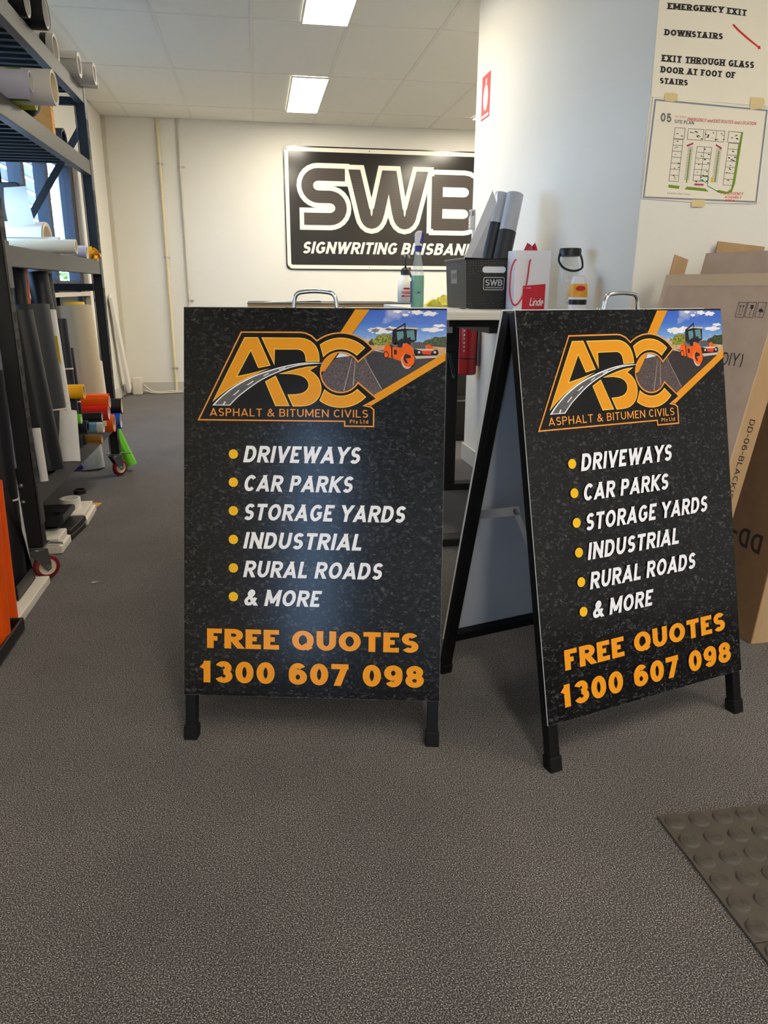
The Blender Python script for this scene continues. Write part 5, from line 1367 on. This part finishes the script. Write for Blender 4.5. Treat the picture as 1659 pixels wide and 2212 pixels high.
b = MB()
z0_, z1_ = wp(500, 912, 0).z, wp(500, 822, 0).z
for s_, xa, xb in (('SIGNWRITING', 210, 945), ('BRISBANE', 985, 1560)):
    text(b, s_, Vector((lx2(xa, 0)[0], -.0112, z0_)), Vector((lx2(xb, 0)[0]-lx2(xa, 0)[0], 0, 0)), Vector((0, 0, z1_-z0_)), t=.20, slant=.22, gap=.10)
b.build('lettering', 'wall_sign_white', sg)

# ---------------------------------------------------------------- notices on the near partition face
def wf(x, y, off=0): 
    p = at(1360+x/4.81, y/4.81, 'y', YP0); return Vector((p.x, YP0-off, p.z))
def paper(name, cs, label, off):
    q = [wf(x, y, off) for x, y in cs]; r = [p+Vector((0, off*.6, 0)) for p in q]
    b = MB(); n = len(q)
    b.add(q+r, [list(range(n)), list(range(n, 2*n))[::-1]]+[(i, n+i, n+(i+1) % n, (i+1) % n) for i in range(n)])
    return tag(b.build(name, 'paper_notice'), label, 'notice', 'notices taped to the partition')
n1 = paper('paper_notice', [(220, 1005), (1436, 1110), (1500, -120), (320, -160)], 'emergency exit notice in bold black lettering, upper of the two sheets', .002)
def ntext(par, s, x0, y0, x1, y1, h, mat, off, **kw):
    b = MB(); O = wf(x0, y0, off); E_ = wf(x1, y1, off); U_ = wf(x0+h*.075, y0-h, off)
    text(b, s, O, E_-O, U_-O, **kw); b.build('lettering', mat, par)
kw = dict(t=.24, gap=.10, space=.42, serif=True)
ntext(n1, 'EMERGENCY', 391, 97, 972, 138, 66, 'ink_black', .0024, **kw); ntext(n1, 'EXIT', 1008, 146, 1208, 170, 66, 'ink_black', .0024, **kw)
ntext(n1, 'DOWNSTAIRS', 358, 368, 962, 412, 64, 'ink_black', .0024, **kw)
ntext(n1, 'EXIT THROUGH GLASS', 330, 640, 1285, 712, 70, 'ink_black', .0024, **kw)
ntext(n1, 'DOOR AT FOOT OF', 318, 755, 1090, 816, 66, 'ink_black', .0024, **kw)
ntext(n1, 'STAIRS', 308, 868, 598, 892, 60, 'ink_black', .0024, **kw)
b = MB()
def wpoly(b, pts, off, m=0):
    q = [wf(x, y, off) for x, y in pts]; q2 = [(p.x, p.z) for p in q]
    b.poly(q if area2(q2) > 0 else q[::-1], m)
wpoly(b, [(1062, 262), (1078, 250), (1130, 305), (1220, 385), (1335, 480), (1352, 478), (1356, 510), (1326, 514), (1330, 498), (1210, 405), (1115, 320)], .0024); b.build('red_arrow', 'ink_red', n1)
n2 = paper('site_plan', [(118, 2063), (700, 2105), (1325, 2118), (1440, 1135), (830, 1060), (238, 1010)], 'taped site plan sheet with red handwriting, lower of the two sheets', .0035)
o2 = .0040
b = MB()
for q in stroke([(140, 2050), (1305, 2100), (1418, 1150), (262, 1040)], 17, closed=True): wpoly(b, [(p.x, p.y) for p in q], o2)
b.build('border', 'ink_frame', n2)
ntext(n2, '05', 313, 1265, 425, 1276, 92, 'ink_grey', o2, t=.2)
ntext(n2, 'SITE PLAN', 460, 1280, 660, 1298, 34, 'ink_black', o2, t=.13)
ntext(n2, 'SECTION 5', 466, 1222, 580, 1230, 20, 'ink_tan', o2, t=.14)
ntext(n2, 'EMERGENCY and EXIT ROUTES and LOCATION', 592, 1258, 1300, 1304, 34, 'ink_red', o2+.0002, t=.14, slant=.2)
ntext(n2, '* EMERGENCY', 935, 2020, 1170, 2032, 30, 'ink_red', o2, t=.15, slant=.2); ntext(n2, 'ASSEMBLY', 978, 2060, 1150, 2068, 26, 'ink_red', o2, t=.15, slant=.2); ntext(n2, 'AREA', 975, 2094, 1080, 2098, 24, 'ink_red', o2, t=.15, slant=.2)
ntext(n2, '5-6 OCTAL STREET YATALA', 385, 2015, 625, 2030, 14, 'ink_grey', o2, t=.13)
b = MB()
def ln(pts, w=4): 
    for q in stroke(pts, w): wpoly(b, [(p.x, p.y) for p in q], o2)
def PQ(s, t): # plan coordinates: s across, t down
    x = (465+(1165-465)*s)+(398-465)*t+(t*s)*(-20); y = 1328+(1378-1328)*s+(1920-1328)*t
    return (x, y)
def cell(s0, t0, s1, t1): ln([PQ(s0, t0), PQ(s1, t0), PQ(s1, t1), PQ(s0, t1), PQ(s0, t0)])
for s0, s1 in ((0, .15), (.20, .43), (.46, .62), (.62, .74), (.80, 1.0)): cell(s0, 0, s1, .19)
for k in range(7): cell(0, .20+k*.105, .14, .20+(k+1)*.105); cell(.82, .20+k*.105, .97, .20+(k+1)*.105)
for k in range(6): cell(.36, .30+k*.10, .47, .30+(k+1)*.10); cell(.47, .30+k*.10, .58, .30+(k+1)*.10)
R_ = random.Random(2)
for k in range(70):
    s0, t0 = R_.choice([(R_.uniform(.02, .12), R_.uniform(.03, .92)), (R_.uniform(.84, .94), R_.uniform(.03, .92)), (R_.uniform(.37, .56), R_.uniform(.30, .92)), (R_.uniform(.2, .75), R_.uniform(.03, .17))])
    ln([PQ(s0, t0), PQ(s0+R_.uniform(.015, .035), t0+.004)], R_.uniform(4, 12))
for sc_ in (.245, .285, .665, .71):
    for k in range(22): ln([PQ(sc_-.018, .32+k*.027), PQ(sc_+.018, .32+k*.027)], 4)
b.build('plan_lines', 'ink_black', n2)['kind'] = 'stuff'
for mt, polys in (('ink_green', [[PQ(.98, 0), PQ(1.01, .0), PQ(1.0, .9), PQ(.97, 1.05), PQ(.88, 1.09), PQ(.74, 1.06), PQ(.76, 1.03), PQ(.90, 1.05), PQ(.95, 1.0), PQ(.96, .9)], [PQ(0, 1.0), PQ(.17, 1.01), PQ(.16, 1.06), PQ(0, 1.05)], [PQ(.28, 1.01), PQ(.56, 1.02), PQ(.62, 1.07), PQ(.25, 1.06)], [PQ(.26, .35), PQ(.275, .35), PQ(.275, .95), PQ(.26, .95)], [PQ(.685, .35), PQ(.70, .35), PQ(.70, .9), PQ(.685, .9)]]), ('ink_pink', [[(585, 1510), (652, 1483), (656, 1500), (590, 1528)], [(890, 1500), (950, 1535), (945, 1555), (886, 1515)], [(665, 1908), (762, 1912), (760, 1930), (665, 1928)]]), ('ink_yellow', [[(838, 1845), (862, 1846), (860, 1898), (836, 1896)]]), ('ink_teal', [[(745, 1830), (815, 1836), (815, 1844), (745, 1838)], [(806, 1836), (815, 1836), (806, 1920), (797, 1920)], [(800, 1925), (930, 2000), (926, 2006), (796, 1932)], [(735, 1860), (760, 1870), (760, 1890), (738, 1888)]])):
    b = MB()
    for q in polys: wpoly(b, q, o2+.0003)
    b.build('plan_colour', mt, n2)
for cs, lab in (([(356, 985), (372, 966), (470, 970), (495, 990), (488, 1050), (440, 1062), (355, 1050)], 'masking tape piece joining the notices, left of the two upper pieces'), ([(1252, 1012), (1380, 1018), (1395, 1050), (1382, 1128), (1250, 1145), (1240, 1110)], 'masking tape piece joining the notices, right of the two upper pieces'), ([(640, 2075), (775, 2078), (778, 2130), (760, 2155), (635, 2148)], 'masking tape piece under the bottom edge of the site plan')):
    b = MB(); q = [wf(x, y, .0048) for x, y in cs]; r = [p+Vector((0, .0005, 0)) for p in q]; n = len(q)
    if area2([(p.x, p.z) for p in q]) < 0: q = q[::-1]; r = r[::-1]
    b.add(q+r, [list(range(n)), list(range(n, 2*n))[::-1]]); tag(b.build('masking_tape', 'masking_tape'), lab, 'tape', 'masking tape on the notices')

# ---------------------------------------------------------------- cartons leaning by the partition
def carton(name, label, O, along, up, nrm, L, H_, T_, flaps):
    """O near bottom front corner; along = unit vector to the far end, up = up the slope, nrm = away from the seen face"""
    t = thing(name, label, 'cardboard box', O)
    al, up, nm = Vector(along).normalized(), Vector(up).normalized(), Vector(nrm).normalized()
    V = lambda a, u, n: al*a+up*u+nm*n
    def pb(nm_, mat, a0, a1, u0, u1, n0, n1, par=t, **kw):
        b = MB(); b.add([V(a, u, n) for a in (a0, a1) for u in (u0, u1) for n in (n0, n1)], [(0, 1, 3, 2), (4, 6, 7, 5), (0, 4, 5, 1), (2, 3, 7, 6), (0, 2, 6, 4), (1, 5, 7, 3)]); return b.build(nm_, mat, par, **kw)
    w = .004
    f = pb('front_face', flaps.get('front', 'carton_pale'), 0, L, 0, H_, 0, w)
    pb('back_face', 'carton', 0, L, 0, H_, T_-w, T_)
    e_ = pb('near_side', flaps.get('side', 'carton'), 0, w, 0, H_, w, T_-w); pb('far_side', 'carton', L-w, L, 0, H_, w, T_-w); pb('base', 'carton', w, L-w, 0, w, w, T_-w)
    if 'back' in flaps: pb('back_flap', 'carton_pale', .0, L-.06, H_, H_+flaps['back'], T_-w, T_-.001)
    if 'far' in flaps: pb('end_flap', 'carton', L-w-.001, L-.001, H_, H_+flaps['far'], .01, T_-.012)
    return t, f, e_, V
th_ = .225
al = Vector((-.129, .40, 0)).normalized(); side = Vector((al.y, -al.x, 0))
up = (Vector((0, 0, math.cos(th_)))+side*math.sin(th_)).normalized(); nm_ = up.cross(al); nm_ = nm_ if nm_.x > 0 else -nm_
O1 = at(1653, 740, 'y', 1.9)-up*((at(1653, 740, 'y', 1.9).z)/up.z); O1.z = .001
H1 = 1.070/up.z
c1, f1, e1, V1 = carton('carton', 'large flat cardboard carton with printed care symbols leaning on the other carton', O1, al, up, nm_, .415, H1, .085, {'back': .085, 'far': .065})
b = MB(); b.add([V1(a, u, -.0006) for a, u in ((0, H1-.035), (.415, H1-.035), (.415, H1), (0, H1))], [(0, 1, 2, 3)]); b.add([V1(a, u, -.0006) for a, u in ((.397, H1-.4), (.415, H1-.4), (.415, H1-.036), (.397, H1-.036))], [(0, 1, 2, 3)]); b.build('clear_tape', 'tape_clear', f1)
# care symbols, DIY print: laid out on the front face plane from the photo
def onface(u, v):
    d = _R*((u-CX)/FPX) - _U*((v-CY)/FPX) + _F
    t = nm_.dot(c1.location-EYE)/nm_.dot(d); return EYE+d*t-c1.location-nm_*.0008
def fq(b, pts, m=0):
    q = [onface(1360+x/5.027, 480+y/5.027) for x, y in pts]; b.poly(q, m); b.poly([p-nm_*.0001 for p in q][::-1], m)
def fl(b, pts, w, closed=False):
    for q in stroke(pts, w, closed=closed): fq(b, [(p.x, p.y) for p in q])
b = MB()
for x0 in (1145, 1248, 1358): fl(b, [(x0, 1028), (x0+45, 868), (x0+135, 874), (x0+88, 1038)], 5, True)
for dx in (0, 32): fl(b, [(1190+dx, 985), (1206+dx, 905)], 5); fq(b, [(1194+dx, 915), (1210+dx, 898), (1216+dx, 918)])
fl(b, [(1170, 1002), (1222, 1006)], 6)
fq(b, [(1320, 898), (1350, 900), (1346, 935), (1325, 948), (1312, 930)]); fl(b, [(1325, 945), (1300, 1005)], 5); fl(b, [(1288, 1004), (1312, 1008)], 5)
fq(b, [(1398, 972), (1412, 945), (1432, 936), (1450, 952), (1452, 978)]); fl(b, [(1428, 965), (1412, 1015), (1404, 1008)], 4)
for x, y in ((1440, 910), (1455, 900), (1448, 922), (1465, 915), (1432, 922)): fl(b, [(x, y), (x+5, y+10)], 4)
b.build('care_symbols', 'ink_dark', f1)
b = MB(); O = onface(1360+990/5.027, 480+1550/5.027); E_ = onface(1360+1215/5.027, 480+1570/5.027); U_ = onface(1360+1025/5.027, 480+1412/5.027)
text(b, 'DIY)', O, E_-O, U_-O, t=.12, gap=.16); b.build('lettering', 'ink_dark', f1)
sn = -al
Nd = (V1(-.0006, H1*.62, .018), )
b = MB(); O = V1(-.0008, .70, .032); text(b, 'DD-06-BLACK(DIY)', O, -up*.275, nm_*.023, t=.13, gap=.16); b.build('lettering', 'ink_dark', e1)
# second carton, standing behind and right
th2 = .085; al2 = Vector((-.02, .6, 0)).normalized(); sd2 = Vector((al2.y, -al2.x, 0)); up2 = (Vector((0, 0, math.cos(th2)))+sd2*math.sin(th2)).normalized(); nm2 = up2.cross(al2); nm2 = nm2 if nm2.x > 0 else -nm2
O2 = at(1621, 1391, 'z', 0); O2.z = .001
c2, f2, e2, V2 = carton('carton', 'tall brown cardboard carton standing on the carpet at the right photo edge', O2, al2, up2, nm2, .58, 1.135, .20, {'back': .05, 'far': .05, 'front': 'carton_shaded', 'side': 'carton'})
b = MB(); text(b, 'DD-06', V2(.05, .325, -.0008), al2*.24, -up2*.058, t=.17, gap=.16); b.build('lettering', 'ink_dark', f2)

# ---------------------------------------------------------------- tactile rubber tiles
def tactile(y1, label):
    t = thing('tactile_tile', label, 'floor mat', (.755, y1-.31, 0), 0, 'studded rubber floor tiles')
    b = MB(); b.b2((.001, .001, .0004), (.309, .309, .006)); b.build('rubber_base', 'rubber_mat', t, bev=.001)
    b = MB(); pr = [(.0200, .0055), (.0182, .0098), (.0170, .0106)]
    for k in range(5): r0 = .0155-k*.003; pr += [(r0, .0104), (r0-.0004, .0111), (r0-.0016, .0111), (r0-.002, .0104)]
    pr.append((0, .0104)); b.lathe(pr, n=22); first = b.build('stud', 'rubber_mat', t, smooth=40)
    for i in range(6):
        for j in range(6):
            o = first if i == j == 0 else first.copy()
            if not (i == j == 0): COL.objects.link(o); o.parent = t
            o.location = (.0258+i*.0517, .0258+j*.0517, 0)
tactile(1.157, 'dark rubber floor tile with round studs at the right edge, farther one')
tactile(.847, 'dark rubber floor tile with round studs at the right edge, nearer one')
